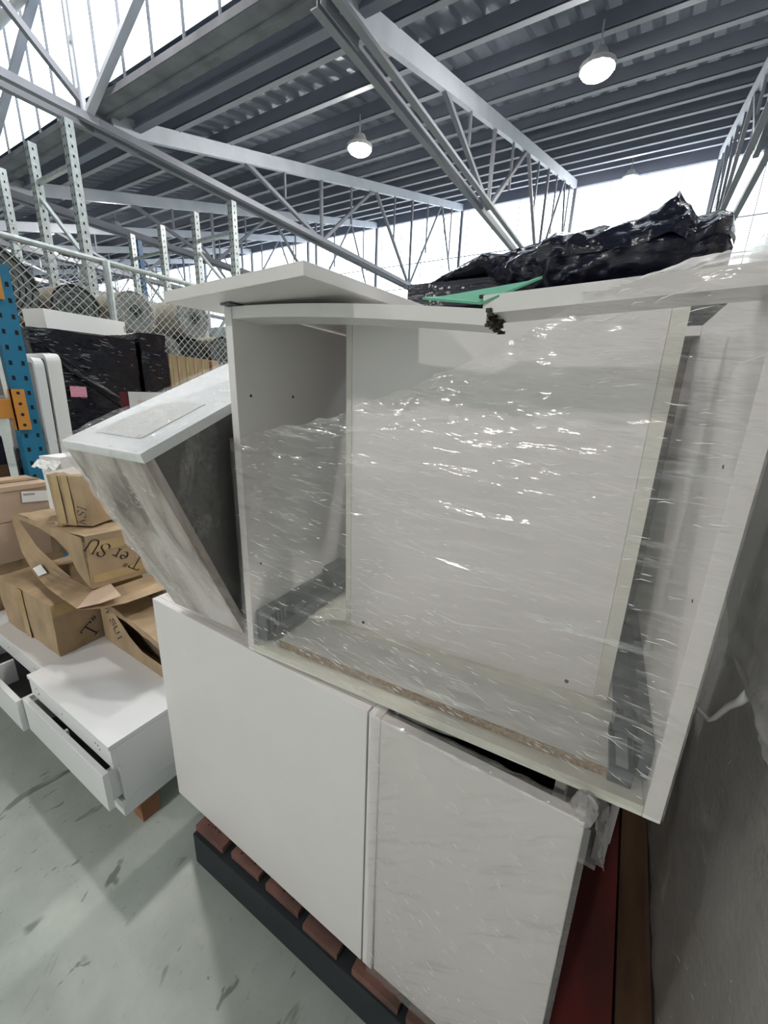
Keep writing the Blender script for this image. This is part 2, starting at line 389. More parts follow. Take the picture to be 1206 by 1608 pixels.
truss(-19.2, 'distant grey roof truss, sixth from the right')
truss(-23.2, 'distant grey roof truss, seventh from the right')
truss(-27.2, 'most distant grey roof truss, eighth from the right')
# high-side truss end of the bay overhead, in front of the glazing
def highend(x, label):
    t = thing('truss_end', label, 'truss', (x,3.7,0), (0,0,0), 'truss ends under the near glazing')
    mb = MB()
    for s in (-1,1):
        mb.bar((s*.085,-9,4.93),(s*.085,.095,4.93),.012,.13); mb.bar((s*.12,-9,4.87),(s*.12,.095,4.87),.09,.012)
    mesh_obj('bottom_chord', mb, TRUSSM, t)
    mb = MB().bar((-.06,-.08,4.95),(-.06,-.08,8.4),.05,.05).bar((.06,-.08,4.95),(.06,-.08,8.4),.05,.05)
    for k in range(6): mb.box((-.06,-.10,5.2+k*.55),(.06,-.06,5.26+k*.55))
    mesh_obj('post', mb, TOPCH, t)
    mesh_obj('diagonal', MB().bar((0,.1,4.98),(0,-2.6,7.22),.075,.075), TRUSSM, t)
    mesh_obj('wind_brace', MB().bar((.05,-.02,5.0),(3.9,-.02,7.0),.10,.06), TOPCH, t)
    mesh_obj('top_chord', MB().bar((0,.0,8.42),(0,-9,6.03),.09,.2), TOPCH, t)
    return t
highend(-7.19, 'grey truss end with double post and braces against the glazing at upper left')
highend(-11.18, 'grey truss end behind the upper-left one, mostly out of frame')

# ---------------------------------------------------------------- lamps
def lamp(loc, label, tilt=0):
    t = thing('high_bay_lamp', label, 'lamp', loc, (0,tilt,0), 'high bay lamps under the roof')
    n = 16
    body = MB().tube([(0,0,.0),(0,0,.05),(0,0,.10),(0,0,.20)], [.21,.22,.13,.09], n)
    mesh_obj('housing', body, LBODY, t)
    mesh_obj('lens', MB().tube([(0,0,-.085),(0,0,-.07),(0,0,-.035),(0,0,-.002)], [.05,.12,.18,.20], n), LENS, t)
    mesh_obj('hanger', MB().tube([(0,0,.2),(0,0,.50)], .012, 6), LBODY, t)
roofz = lambda y: ZV+.30+SL*(y-YV)
def lamp_at(x, y, label): lamp((x, y, roofz(y)-.62), label)
lamp_at(-1.18, 6.95, 'glowing high bay lamp at upper right, largest and brightest')
lamp_at(-4.93, 7.02, 'glowing high bay lamp above the middle truss')
lamp_at(-1.36, 16.2, 'small glowing lamp just above the far windows at right')
lamp_at(-13.35, 7.2, 'small glowing lamp left of the dark blue upright')
lamp_at(-17.8, 7.3, 'faint far lamp seen through the wire fence')
for (x,y,z,l) in ((-1.2,-5.6,5.4,'unseen high bay lamp added behind the viewpoint, right of the pair'),(-5.3,-5.6,5.4,'unseen high bay lamp added behind the viewpoint, left of the pair'),  # rear pair added out of sight for film glints and light on the fronts
                  (-5.5,2.5,7.45,'high bay lamp out of frame high over the drawer units'),(2.7,2.5,7.45,'high bay lamp out of frame high over the wrapped load')):
    lamp((x,y,z), l)

# ================================================================ MAIN STACK
# ---- red pallet
t = thing('pallet', 'worn red timber pallet under the white cabinets', 'pallet', (-.94,.50,0))
for k, x in enumerate([0,.155,.30,.445,.60,.745,.885]):
    w = [.125,.115,.12,.11,.125,.115,.12][k]; dy = random.uniform(.0,.022)
    mesh_obj('deck_board', bx((x, dy, .1205),(x+w, 1.04+dy, .144-.006*random.random()*(k%2))), PALW, t, bevel=.0008)
for y in (.0,.48,.94):
    mesh_obj('runner', bx((0.0,y-.004,.0),(1.005,y+.09,.12)), PALD, t)
mb = MB(); rn = random.Random(4)
for k in range(7):
    for j in range(6):
        x=[0,.155,.30,.445,.60,.745,.885][k]+.015+rn.random()*.085; y=.026+rn.random()*.03; mb.tube([(x,y,.1441),(x,y,.1446)],.0028,6)
mesh_obj('nail_heads', mb, HOLE, t)['kind']='stuff'
# ---- second red pallet running deeper to the right
t = thing('pallet', 'dark red pallet deck lying between base cabinet and wrapped load', 'pallet', (.075,.42,0))
mesh_obj('deck_board', bx((.0,.0,.125),(.117,1.15,.147)), REDW, t)
for y in (.06,.55,1.02): mesh_obj('block', bx((.01,y,0),(.107,y+.1,.125)), PALD, t)
t = thing('timber_plank', 'stained brown timber plank between red pallet and wrapped load', 'plank', (.197,.40,0))
mesh_obj('plank', bx((.002,0,.10),(.072,1.9,.142)), BROWNW, t); mesh_obj('bearer', bx((.01,.2,0),(.065,.3,.10)), BROWNW, t); mesh_obj('bearer', bx((.01,1.5,0),(.065,1.6,.10)), BROWNW, t)

# ---- lower left base cabinet (plain)
t = thing('base_cabinet', 'plain white base cabinet with one smooth front, below the tilted cabinet', 'cabinet', (-1.08,.542,.1455), (-1.57,-.4,-.4))
w,d,h = .782,.55,.72
mesh_obj('front_panel', bx((0,0,0),(w-.030,.018,h)), WHITE, t, bevel=.0015)
mesh_obj('side_panel', bx((0,.0185,0),(.016,d,h)), WHITE, t); mesh_obj('side_panel', bx((w-.026,-.0,0),(w,d,h)), WHITE, t, bevel=.0015)
mesh_obj('bottom_panel', bx((.0165,.0185,.0),(w-.0265,d,.016)), WHITE, t)
mesh_obj('back_panel', bx((.0165,d-.012,.0165),(w-.0265,d,h)), WHITE, t)
mesh_obj('top_rail', bx((.0165,.0185,h-.016),(w-.0265,.12,h)), WHITE, t); mesh_obj('top_rail', bx((.0165,d-.12,h-.016),(w-.0265,d-.0125,h)), WHITE, t)

# ---- lower right base cabinet (wrapped)
t = thing('base_cabinet', 'narrow base cabinet wrapped in clear film under the open cabinet', 'cabinet', (-.296,.527,.146), (-1.0,-.06,-1.0))
w,d,h = .352,.50,.72
mesh_obj('front_panel', bx((0,0,0),(w,.020,h)), WHITE, t, bevel=.002)
mesh_obj('side_panel', bx((0.0,.0205,0),(.016,d,h-.02)), WHITE, t); mesh_obj('side_panel', bx((w-.05,.0205,0),(w-.034,d,h-.05)), WHITE, t)
mesh_obj('bottom_panel', bx((.0165,.0205,0),(w-.0505,d,.016)), WHITE, t); mesh_obj('back_panel', bx((.0165,d-.012,.0165),(w-.0505,d,h-.2)), WHITE, t)
mesh_obj('shade_sheet', bx((.02,.03,h-.16),(w-.055,d-.02,h-.15)), HOLE, t)  # black sheet paints the dark inside of the open-topped cabinet
def film_lo(u,v):
    x = -.012+u*(w+.02); z = .0+v*(h+.004)
    y = -.008 - .004*ridge(x*9,z*5,2)-.003*fbm(x*20,z*10,1) 
    return (x,y,z)
mesh_obj('stretch_film', MB().grid(film_lo, 60, 90), FILM_LO, t, smooth=True)
def place_lo(rnd):
    x=rnd.random()*.345; z=.05+rnd.random()*.66
    if rnd.random()>.3+1.3*max(0,n3(x*7+1,z*6,9)): return None,None,None
    return Vector((x,-.014-.003*rnd.random(),z)),Vector((1,0,0)),Vector((0,0,1))
crease_glints(t, 190, place_lo, lambda p:-.55, (.008,.024), (.0004,.0009), GLINT, 5)
def film_lo2(u,v):   # folded over the top edge
    x = -.005+u*(w+.012); k = v
    return (x, -.006+.04*k+.003*n3(x*40,k*4,1), h+.004+.006*math.sin(k*3.1)+.004*ridge(x*26,k*3,4)-.012*k*k)
mesh_obj('film_fold', MB().grid(film_lo2, 50, 8), FILM_LO, t, smooth=True)
def knot(u,v):       # bunched film at the corner
    a=u*2*math.pi; b=(v-.5)*math.pi; r=.015*(1+.6*ridge(math.cos(a)*3+3,math.sin(a)*3,v*6))
    return (w-.004+r*math.cos(a)*math.cos(b)*.8, .02+r*math.sin(a)*math.cos(b), h+.004+r*math.sin(b)*1.1)
mesh_obj('film_knot', MB().grid(knot, 24, 12), PLASTIC, t, smooth=True)
def rag(u,v):
    return (w+.002+.03*u+.008*ridge(u*5,v*5,3), .05+.07*v, h-.02-.11*u*(1-.4*v)+.015*fbm(u*6,v*6,3))
mesh_obj('film_rag', MB().grid(rag, 16, 16), PLASTIC, t, smooth=True)

# ---- another cabinet standing deeper on the pallet
t = thing('drawer_carcass', 'white carcass edge with dark runner glimpsed behind the wrapped base cabinet', 'cabinet', (-.20,1.04,.149))
mesh_obj('side_panel', bx((.335,0,.12),(.353,.45,.66)), WHITE, t); mesh_obj('side_panel', bx((0,0,0),(.016,.45,.66)), WHITE, t)
mesh_obj('bottom_panel', bx((.0165,0,.0),(.3345,.45,.016)), WHITE, t); mesh_obj('back_panel', bx((.0165,.44,.0165),(.3345,.45,.66)), WHITE, t)
mesh_obj('runner', bx((.300,.005,.40),(.334,.40,.45)), DSTEEL, t); mesh_obj('runner', bx((.306,.005,.24),(.334,.40,.28)), DSTEEL, t)
mesh_obj('foot', bx((.32,.02,-.0),(.353,.1,.12)), WHITE, t)

# ---- upper open cabinet
UC = thing('open_cabinet', 'open white cabinet with broken top rail, wrapped in clear stretch film', 'cabinet', (-.668,.534,.8715), (2.56,-.38,-.64))
w,d,h,tk = .802,.56,.72,.018
mesh_obj('side_panel', bx((0,0,0),(tk,d,h)), WHITE, UC, bevel=.001)
mesh_obj('side_panel', bx((w-tk-.004,0,0),(w,d,h)), WHITE, UC, bevel=.001)
mesh_obj('bottom_panel', bx((tk,.001,0),(w-tk-.0045,d,.018)), LITFLOOR, UC)
mesh_obj('top_rail', bx((tk,d-.10,h-.018),(w-tk-.0045,d,h)), WHITE, UC)
# left half of the front rail sags to the break
mb = MB(); n=14; xs=[tk+.0005+(.488-tk)*i/n for i in range(n+1)]
vs=[]; fs=[]
for i,x in enumerate(xs):
    s = -.036*(i/n)**1.6; jag = 0
    for (y,z) in ((.002,h-.020),(.075,h-.020),(.075,h),(.002,h)): vs.append((x,y,z+s))
for i in range(n):
    a=i*4
    for k in range(4): fs.append((a+k,a+(k+1)%4,a+4+(k+1)%4,a+4+k))
fs.append((3,2,1,0)); fs.append((n*4,n*4+1,n*4+2,n*4+3)); mb.add(vs,fs)
rl = mesh_obj('front_rail', mb, WHITE, UC)
rl['label'] = 'sagging left half of the snapped top rail'
mb = MB()
for k in range(60):
    y=.002+.073*random.random(); z=h-.056+.020*random.random(); L_=.002+.010*random.random()
    mb.box((.487,y-.0025,z-.0018),(.487+L_,y+.0025,z+.0018))
mesh_obj('broken_end', mb, CHIPD, rl)
# right half, pushed up over the break
mb = MB(); m_ = Matrix.Translation((.482,0,h-.041)) @ Matrix.Rotation(R(-1.6),4,'Y')
mb.box((0,.004,0),(.302,.080,.022), m_)
rr = mesh_obj('front_rail', mb, WHITE, UC); rr['label']='right half of the snapped top rail'
mb = MB()
for k in range(22):
    y=.006+.07*random.random(); z=.022*random.random(); L_=.002+.006*random.random()
    mb.box((-L_,y-.0025,z-.0018),(.001,y+.0025,z+.0018), m_)
mesh_obj('broken_end', mb, CHIPD, rr)
mesh_obj('back_panel', bx((tk+.0005,d-.006,.0185),(w-tk-.005,d-.0005,h-.0185)), mat('brown_hardboard',(.10,.07,.05),.7), UC)
# shelf-pin holes
for (y,z) in ((.035,.565),(.16,.565),(.035,.205)):
    mesh_obj('pin_hole', MB().tube([(tk+.0001,y,z),(tk+.0008,y,z)],.0028,8), HOLE, UC)
for (y,z) in ((.05,.50),(.03,.33)):
    mesh_obj('pin_hole', MB().tube([(w-tk-.0048,y,z),(w-tk-.0042,y,z)],.0026,8), HOLE, UC)
# drawer runners
def runner(x, s, mats):
    r = mesh_obj('drawer_runner', bx((min(x,x+s*.012),.02,.052),(max(x,x+s*.012),.50,.098)), mats[0], UC)
    mesh_obj('slide', bx((min(x+s*.012,x+s*.040),.035,.036),(max(x+s*.012,x+s*.040),.46,.060)), mats[1], r)
    mesh_obj('front_bracket', bx((min(x+s*.002,x+s*.030),.012,.030),(max(x+s*.002,x+s*.030),.075,.100)), mats[0], r)
    mesh_obj('rear_bracket', bx((min(x+s*.002,x+s*.034),.26,.036),(max(x+s*.002,x+s*.034),.34,.115)), mats[0], r)
    mb = MB()
    for k in range(5): mb.box((min(x+s*.0300,x+s*.031),.018+k*.011,.045),(max(x+s*.0300,x+s*.031),.024+k*.011,.09))
    mesh_obj('slots', mb, HOLE, r)
    mesh_obj('lug', bx((min(x+s*.014,x+s*.036),.10,.058),(max(x+s*.014,x+s*.036),.135,.080)), mats[1], r)
runner(tk+.0005, 1, (DSTEEL,DSTEEL))
def rrunner():
    x = w-tk-.005
    r = mesh_obj('drawer_runner', bx((x-.014,.02,.045),(x,.50,.105)), DSTEEL, UC)
    mesh_obj('slide', bx((x-.046,.10,.060),(x-.016,.46,.066)), STEEL, r)
    mesh_obj('front_bracket', bx((x-.048,.018,.022),(x-.016,.115,.050)), DSTEEL, r)
    mesh_obj('front_tongue', bx((x-.040,.022,.0505),(x-.024,.110,.056)), STEEL, r)
    mesh_obj('slot', bx((x-.040,.118,.0662),(x-.030,.134,.0672)), HOLE, r)
    mesh_obj('latch', bx((x-.044,.092,.050),(x-.014,.112,.074)), DSTEEL, r)
rrunner()
# loose chipboard shelf on the cabinet floor and a loose door standing inside
ucm = world_of(UC)
def inside(name,label,cat,loc,rz=0):
    t = thing(name,label,cat,(0,0,0)); m = ucm @ Matrix.Translation(loc) @ Matrix.Rotation(R(rz),4,'Z'); t.matrix_world = m; MATS[t.name]=m; return t
t = inside('loose_shelf','loose white shelf with raw chipboard front edge on the cabinet floor','shelf',(.075,.022,.0185),.35)
mesh_obj('board', bx((0,.0015,0),(.672,.112,.018)), mat('marbled_melamine',(.66,.66,.62),.3,noise_amt=.22,nscale=10,stretch=(1,2,1)), t)
mesh_obj('raw_edge', bx((0,0,0),(.672,.0012,.017)), CHIP, t)
t = inside('loose_door','large plain white door panel standing loose inside the open cabinet','door panel',(.148,.182,.0185),3.0)
mesh_obj('panel', bx((.014,0,0),(.560,.016,.698)), WHITE, t)
mesh_obj('edge_strip', bx((0,-.001,0),(.0135,.016,.698)), CREAM, t); mesh_obj('edge_strip', bx((.5605,-.001,0),(.583,.016,.698)), CREAM, t)
for (x,z) in ((.05,.018),(.51,.018)): mesh_obj('screw', MB().tube([(x,-.0012,z),(x,-.0001,z)],.004,8), HOLE, t)
# film over the front
def film_top(x):
    pts=[(-.02,.475),(.02,.478),(.10,.500),(.20,.52),(.33,.56),(.45,.605),(.56,.655),(.64,.695),(.70,.708),(.82,.714)]
    for (a,za),(b,zb) in zip(pts,pts[1:]):
        if x<=b: return za+(zb-za)*(x-a)/(b-a)
    return pts[-1][1]
def film_up(u,v):
    x=-.004+u*(w+.0045); zt=film_top(x)+.008*ridge(x*14,1,1); z=.012+v*(zt-.012)
    edge=min(u,1-u)*12; k=min(1,edge)
    y=-.004 - .002*(1-k) + k*(.012*fbm(x*3,z*4,.3,2) - .0030*ridge(x*3.0,z*22+x*3,7)-.0022*ridge(x*7,z*48-x*6,2)) 
    y += .05*k*max(0,v-.80)*fbm(x*9,z*9,4,3)
    return (x,min(y,.014),z)
fo = mesh_obj('stretch_film', MB().grid(film_up, 190, 170), FILM_UP, UC, smooth=True); fo['label']='clear wrinkled stretch film over the cabinet front'
def film_side2(u,v):
    z=.03+v*.43; y=u*.45
    return (-.004-.003*abs(fbm(y*6,z*8,9)), y, z)
mesh_obj('stretch_film', MB().grid(film_side2, 30, 40), FILM_UP, UC, smooth=True)
def film_over(u,v):  # bunched rope of film over the top right corner
    x=.60+u*.225; k=v
    return (x, -.004+.12*k, .690+.026*min(1,max(0,(u-.05)*2))+.012*math.sin(k*2.4)+.008*fbm(x*18,k*5,5))
mesh_obj('film_fold', MB().grid(film_over, 40, 14), PLASTIC, UC, smooth=True)

def place_up(rnd):
    x=.01+rnd.random()*.775; z=.02+rnd.random()*.70
    if z>film_top(x)-.005: return None,None,None
    den = .25+1.2*max(0,n3(x*4+3,z*5,2))+.6*max(0,n3(x*11,z*14,5))
    if x<.10: den*=1.3
    if rnd.random()>den: return None,None,None
    return Vector((x,-.011-.004*rnd.random(),z)),Vector((1,0,0)),Vector((0,0,1))
def ang_up(p):
    t_=film_top(p.x)-p.z
    return .38*max(0,1-t_/.12)*(1 if p.x>.25 else .3) - .42*max(0,1-p.z/.30)*(.4+p.x)
crease_glints(UC, 620, place_up, ang_up, (.008,.030), (.00035,.0009), GLINT, 3)
def place_long(rnd):
    p,u,v=place_up(rnd)
    return (p,u,v) if p is not None and .22<p.x<.58 and p.z<film_top(p.x-.2)-.02 else (None,None,None)
crease_glints(UC, 24, place_long, lambda p:ang_up(p)*.6, (.10,.22), (.0002,.0004), GLINT, 8)

# ---- white panel lying on top
t = thing('white_board', 'white panel lying across the top left of the open cabinet', 'panel', (-.777,.487,1.5965), (-5,0,0))
mesh_obj('board', bx((0,0,0),(.372,.50,.0185)), WHITE, t, bevel=.001)
mesh_obj('corner_bracket', MB().box((.10,.05,-.004),(.13,.08,-.0005)), DSTEEL, t)
# ---- green sheet across the break
t = thing('green_sheet', 'thin green plastic strip lying over the snapped rail', 'sheet', (-.34,.565,1.58))
mb = MB(); 
a = [(-.290,.575,1.582),(-.196,.560,1.566),(-.128,.575,1.5925),(-.132,.60,1.5995),(-.20,.63,1.592)]
inv = world_of(t).inverted(); vs=[inv@Vector(p) for p in a]; vs += [v+Vector((0,0,.003)) for v in vs]
mb.add(vs,[(4,3,2,1,0),(5,6,7,8,9)]+[(i,(i+1)%5,5+(i+1)%5,5+i) for i in range(5)]); mesh_obj('strip', mb, GREEN, t)

# ---- tilted cabinet
t = thing('tilted_cabinet', 'film-wrapped wall cabinet with grey oak side, tipped forward on the base cabinet', 'cabinet', (-.968,.545,.888), (1.89,22.8,.28))
w,d,h,tk = .262,.45,.489,.018
mesh_obj('oak_panel', bx((0,0,0),(w,tk,h-.0185)), OAK, t)['label']='pale grey oak grain side panel'
mesh_obj('top_panel', bx((0,0,h-.018),(w,d,h)), WHITE2, t)
mesh_obj('side_panel', bx((0,tk+.0005,0),(.016,d,h-.0185)), WHITE, t)
mesh_obj('bottom_panel', bx((.0165,tk+.0005,0),(w,d,.016)), WHITE, t)
mesh_obj('rear_panel', bx((.0165,d-.016,.0165),(w,d,h-.0185)), WHITE, t)
mesh_obj('dark_back', bx((w-.010,tk+.0005,.0165),(w-.004,d-.0165,h-.0185)), DARKGREY, t)['label']='dark grey recessed back panel'
mesh_obj('paper_sheet', bx((.05,.045,h+.0006),(.20,.20,h+.0012)), PAPER, t)
def fA(u,v):
    x=-.004+u*(w+.008); z=-.0+v*(h+.004)
    return (x,-.005-.004*ridge(x*14,z*5,3)*v-.003*fbm(x*18,z*12,5),z)
mesh_obj('stretch_film', MB().grid(fA,30,50), FILM_TI, t, smooth=True)
def place_ti(rnd):
    x=rnd.random()*w; z=.05+rnd.random()*(h-.06)
    if rnd.random()>.15+max(0,n3(x*12+1,z*9,9)): return None,None,None
    return Vector((x,-.0095,z)),Vector((1,0,0)),Vector((0,0,1))
crease_glints(t, 26, place_ti, lambda p:-1.0, (.006,.016), (.0003,.0006), GLINT, 6)
def fB(u,v):
    x=-.004+u*(w+.008); y=-.004+v*(d)
    return (x,y,h+.005+.004*ridge(x*10+y*8,y*16,3)+.003*fbm(x*22,y*16,5))
mesh_obj('stretch_film', MB().grid(fB,40,60), FILM_TI, t, smooth=True)
def fC(u,v):
    y=-.004+u*d; z=.05+v*(h-.046)
    return (w+.004+.003*ridge(y*7,z*9,3),y,z)
mesh_obj('stretch_film', MB().grid(fC,36,40), film_mat('clear_film_dark', haze=.02, rough=.12, nscale=6, scale=(1,3,1.5), rot=(R(40),0,0), bump=.8, seed=4, crease_glints=.14, gloss=.15), t, smooth=True)
def fD(u,v):   # loose flap of film hanging off the back edge
    z=h-.02-v*.40; x=-.004-.014*u*math.sin(v*3.1)*(1+.6*n3(v*4,u*2,1)); return (x,-.006+.02*u+.01*n3(v*9,u*3,4),z)
mesh_obj('film_flap', MB().grid(fD,8,40), PLASTIC, t, smooth=True)

# ================================================================ RIGHT LOAD
t = thing('wrapped_load', 'tall grey film-wrapped pallet load filling the right edge', 'pallet load', (.272,.30,0))
mesh_obj('pallet_base', bx((.01,0,0),(.80,1.9,.13)), BROWNW, t)
def side(u,v):
    y=u*1.92; z=.13+v*1.90
    return (.0+.008*fbm(y*2.5,z*1.6,2,3)+.004*ridge(y*9,z*1.3,1), y, z)
mb=MB().grid(side,70,70); mesh_obj('wrapped_side', mb, WRAPG, t, smooth=True)
mesh_obj('load_block', bx((.02,.0,.13),(.80,1.91,2.02)), WRAPG, t)
mesh_obj('film_top', MB().grid(lambda u,v:(.0+u*.8,v*1.92,2.03+.03*fbm(u*7,v*9,2)),30,50), PLASTIC, t, smooth=True)
def fR(u,v):
    y=u*1.92; z=.14+v*1.88
    return (-.012+.006*fbm(y*5,z*4,6)-.003*ridge(y*8+z*5,z*2,1), y, z)
mesh_obj('stretch_film', MB().grid(fR,70,60), FILM_RT, t, smooth=True)
def place_rt(rnd):
    y=.15+rnd.random()*.75; z=.25+rnd.random()*.9
    if rnd.random()>.2+max(0,n3(y*5+1,z*5,9)): return None,None,None
    return Vector((-.022,y,z)),Vector((0,1,0)),Vector((0,0,1))
crease_glints(t, 60, place_rt, lambda p:-.75, (.012,.045), (.0003,.0007), GLINT, 7)
t = thing('plastic_sheet', 'milky plastic sheet hanging loose with a twisted tail on the wrapped load', 'plastic sheet', (.245,.75,.83))
edge=[(1.10,1.40),(1.115,1.30),(1.105,1.23),(1.088,1.145),(1.028,1.066),(.93,1.012),(.84,1.010),(.77,1.012)]
def flap(u,v):
    k=v*(len(edge)-1); i=min(int(k),len(edge)-2); f_=k-i
    ye=edge[i][0]*(1-f_)+edge[i+1][0]*f_; ze=edge[i][1]*(1-f_)+edge[i+1][1]*f_
    yo=.40; zo=1.45-v*.45
    y=ye+(yo-ye)*u; z=ze+(zo-ze)*u
    return (.245-.010-.016*math.sin(u*3.1)*abs(fbm(u*4,v*3,1))-.014*ridge(u*3+v*2,v*7,5)*(.3+u*.5)-.245, y-.75, z-.83)
mesh_obj('sheet', MB().grid(flap,50,50), PLASTIC, t, smooth=True)
tail=[(.235,.772,1.00),(.232,.79,.965),(.228,.812,.935),(.225,.84,.893),(.224,.850,.884),(.224,.87,.875),(.224,.90,.862),(.224,.955,.838)]
tail=[(.235,.765,1.01),(.230,.775,.985),(.226,.80,.955),(.222,.83,.905),(.221,.850,.884),(.221,.875,.872),(.221,.91,.855),(.222,.955,.838)]
mesh_obj('twisted_tail', MB().tube([Vector(p)-Vector((.245,.75,.83)) for p in tail],[.008,.006,.005,.004,.0035,.004,.005,.006],7), mat('opaque_film_twist',(.78,.78,.76),.4), t, smooth=True)

# ================================================================ BLACK LOAD BEHIND
t = thing('black_load', 'black wrapped load standing behind the open cabinet', 'pallet load', (-.88,1.60,0))
mesh_obj('pallet_base', bx((0,.02,0),(1.05,.85,.13)), BROWNW, t); mesh_obj('wrapped_block', bx((-.02,.06,.13),(1.06,.83,1.78)), BLACKF, t)
t = thing('black_box', 'black carton with flaking paint on the load under the plastic bundle', 'box', (-.877,1.60,1.782))
mesh_obj('carton', bx((0,0,0),(.40,.30,.094)), BLACKP, t, bevel=.004)
mb=MB()
for k in range(26):
    x=.115+random.gauss(0,.022)+.02*(k%5)/5; z=.01+.075*random.random(); s=random.uniform(.001,.0035); 
    mb.box((x-s,-.0014,z-s),(x+s*1.6,-.0004,z+s))
mb.box((.235,-.0014,.06),(.245,-.0004,.066)); mesh_obj('scuff', mb, PAPER, t)
t = thing('plastic_bundle', 'long bundle under crumpled shiny black plastic above the open cabinet', 'bundle', (-.40,1.62,1.782))
prof=[(-.80,1.895,.02),(-.74,1.908,.05),(-.66,1.922,.10),(-.565,1.945,.13),(-.47,1.942,.15),(-.36,1.950,.16),(-.32,1.972,.17),(-.20,1.970,.17),(-.09,1.972,.17),(-.05,1.992,.17),(.0,2.030,.16),(.035,1.992,.15),(.056,1.962,.13),(.10,1.972,.13),(.135,1.962,.11),(.157,1.930,.06)]
def lerp(x,i):
    for a,b in zip(prof,prof[1:]):
        if x<=b[0]:
            k=(x-a[0])/(b[0]-a[0]); return a[i]+(b[i]-a[i])*k
    return prof[-1][i]
def bund(u,v):
    x=-.80+u*.957; zt=lerp(x,1); hw=lerp(x,2); zb=1.785+ (.02 if x<-.5 else 0) + (.05 if x>.06 else 0)*min(1,(x-.06)/.06)
    if x<-.45: zb=1.878 - max(0,(x+.55))*.9
    zb=max(1.786,min(zb,zt-.004))
    a=v*2*math.pi; cy=math.cos(a); sz=math.sin(a)
    zc=(zt+zb)/2; hz=(zt-zb)/2
    e=lambda c: math.copysign(abs(c)**.75,c)
    f_=1+.0*u
    y=.06-hw*e(cy)*f_; z=zc+hz*e(sz)
    fold=.020*ridge(x*5+z*9,z*16-x*9,a*.3)+.010*ridge(x*16,z*30,3)+.012*fbm(x*8,z*14,cy,3)
    k=min(1,hz*14)
    y-= fold*k*(1 if cy>0 else -1); z+= .007*ridge(x*17,cy*2,1)*k*(1 if sz>0 else 0)
    return (x+.40, y, max(z,1.785)-1.782)
mesh_obj('plastic_cover', MB().grid(bund,220,60), BLACKP, t, smooth=True)
t = thing('brown_carton', 'brown carton top peeking out right of the loose top panel', 'box', (-2.15,2.6,0))
mesh_obj('stack', bx((0,0,0),(.76,.5,1.93)), CARD2, t); mesh_obj('lid', MB().add([(0,0,1.93),(.76,0,1.93),(.76,.5,1.93),(0,.5,1.93),(.0,0,2.19),(.0,.5,2.19)],[(0,1,4),(3,5,2),(1,2,5,4),(0,4,5,3),(0,3,2,1)]), mat('rust_card',(.35,.17,.12),.8), t)

# ================================================================ DRAWER UNITS (left)
def drawer_unit(x0,x1,y,z0,z1,depth,label,open_):
    t = thing('drawer_unit', label, 'drawer unit', (x0,y,0))
    w=x1-x0; D=depth; h=z1-z0
    mesh_obj('top_panel', bx((0,0,z1-.016),(w,D,z1)), WHITE2, t, bevel=.001)
    mesh_obj('front_board', bx((.0,.004,z1-.088),(w,.020,z1-.0165)), WHITE2, t)
    mesh_obj('side_panel', bx((w-.016,.0205,z0+.062),(w,D,z1-.0165)), WHITE2, t); mesh_obj('side_panel', bx((0,.0205,z0+.062),(.016,D,z1-.0165)), WHITE2, t)
    dr = mesh_obj('drawer', bx((-.0+.0,-open_,z0+.062),(w-.002,-open_+.018,z1-.088)), WHITE2, t, bevel=.001)
    mesh_obj('drawer_side', bx((w-.03,-open_+.0185,z0+.075),(w-.0165,.36,z1-.10)), WHITE2, dr)
    mesh_obj('drawer_side', bx((.018,-open_+.0185,z0+.075),(.032,.36,z1-.10)), WHITE2, dr)
    mesh_obj('drawer_bottom', bx((.0325,-open_+.0185,z0+.075),(w-.0305,.36,z0+.082)), DARKGREY, dr)
    mesh_obj('divider', bx((w*.49,-open_+.0185,z0+.09),(w*.51,.0,z1-.092)), WHITE2, dr)
    mesh_obj('plinth', bx((.0,.010,z0),(w,D,z0+.0615)), WHITE2, t)
    mb=MB()
    for (a,b_) in ((.055,.040),(.075,.052),(w*.44,.05),(w-.10,.042),(w-.082,.042),(w-.075,.055),(.068,.06)):
        mb.tube([(a,.0036,z1-b_),(a,.0041,z1-b_)],.0035,8)
    mesh_obj('screw_holes', mb, HOLE, t)
    for xx in (.06,w-.062):
        for yy in (.062,D-.16): mesh_obj('bearer_block', bx((xx,yy,0),(xx+.055,yy+.06,z0)), TIMBER, t)
    return t
drawer_unit(-1.786,-1.192,.411,.092,.385,.62,'white low drawer unit nearest, its top bare, drawer ajar',.028)
drawer_unit(-2.46,-1.80,.462,.085,.372,.60,'white low drawer unit further left under the taped carton, drawer pulled out',.095)

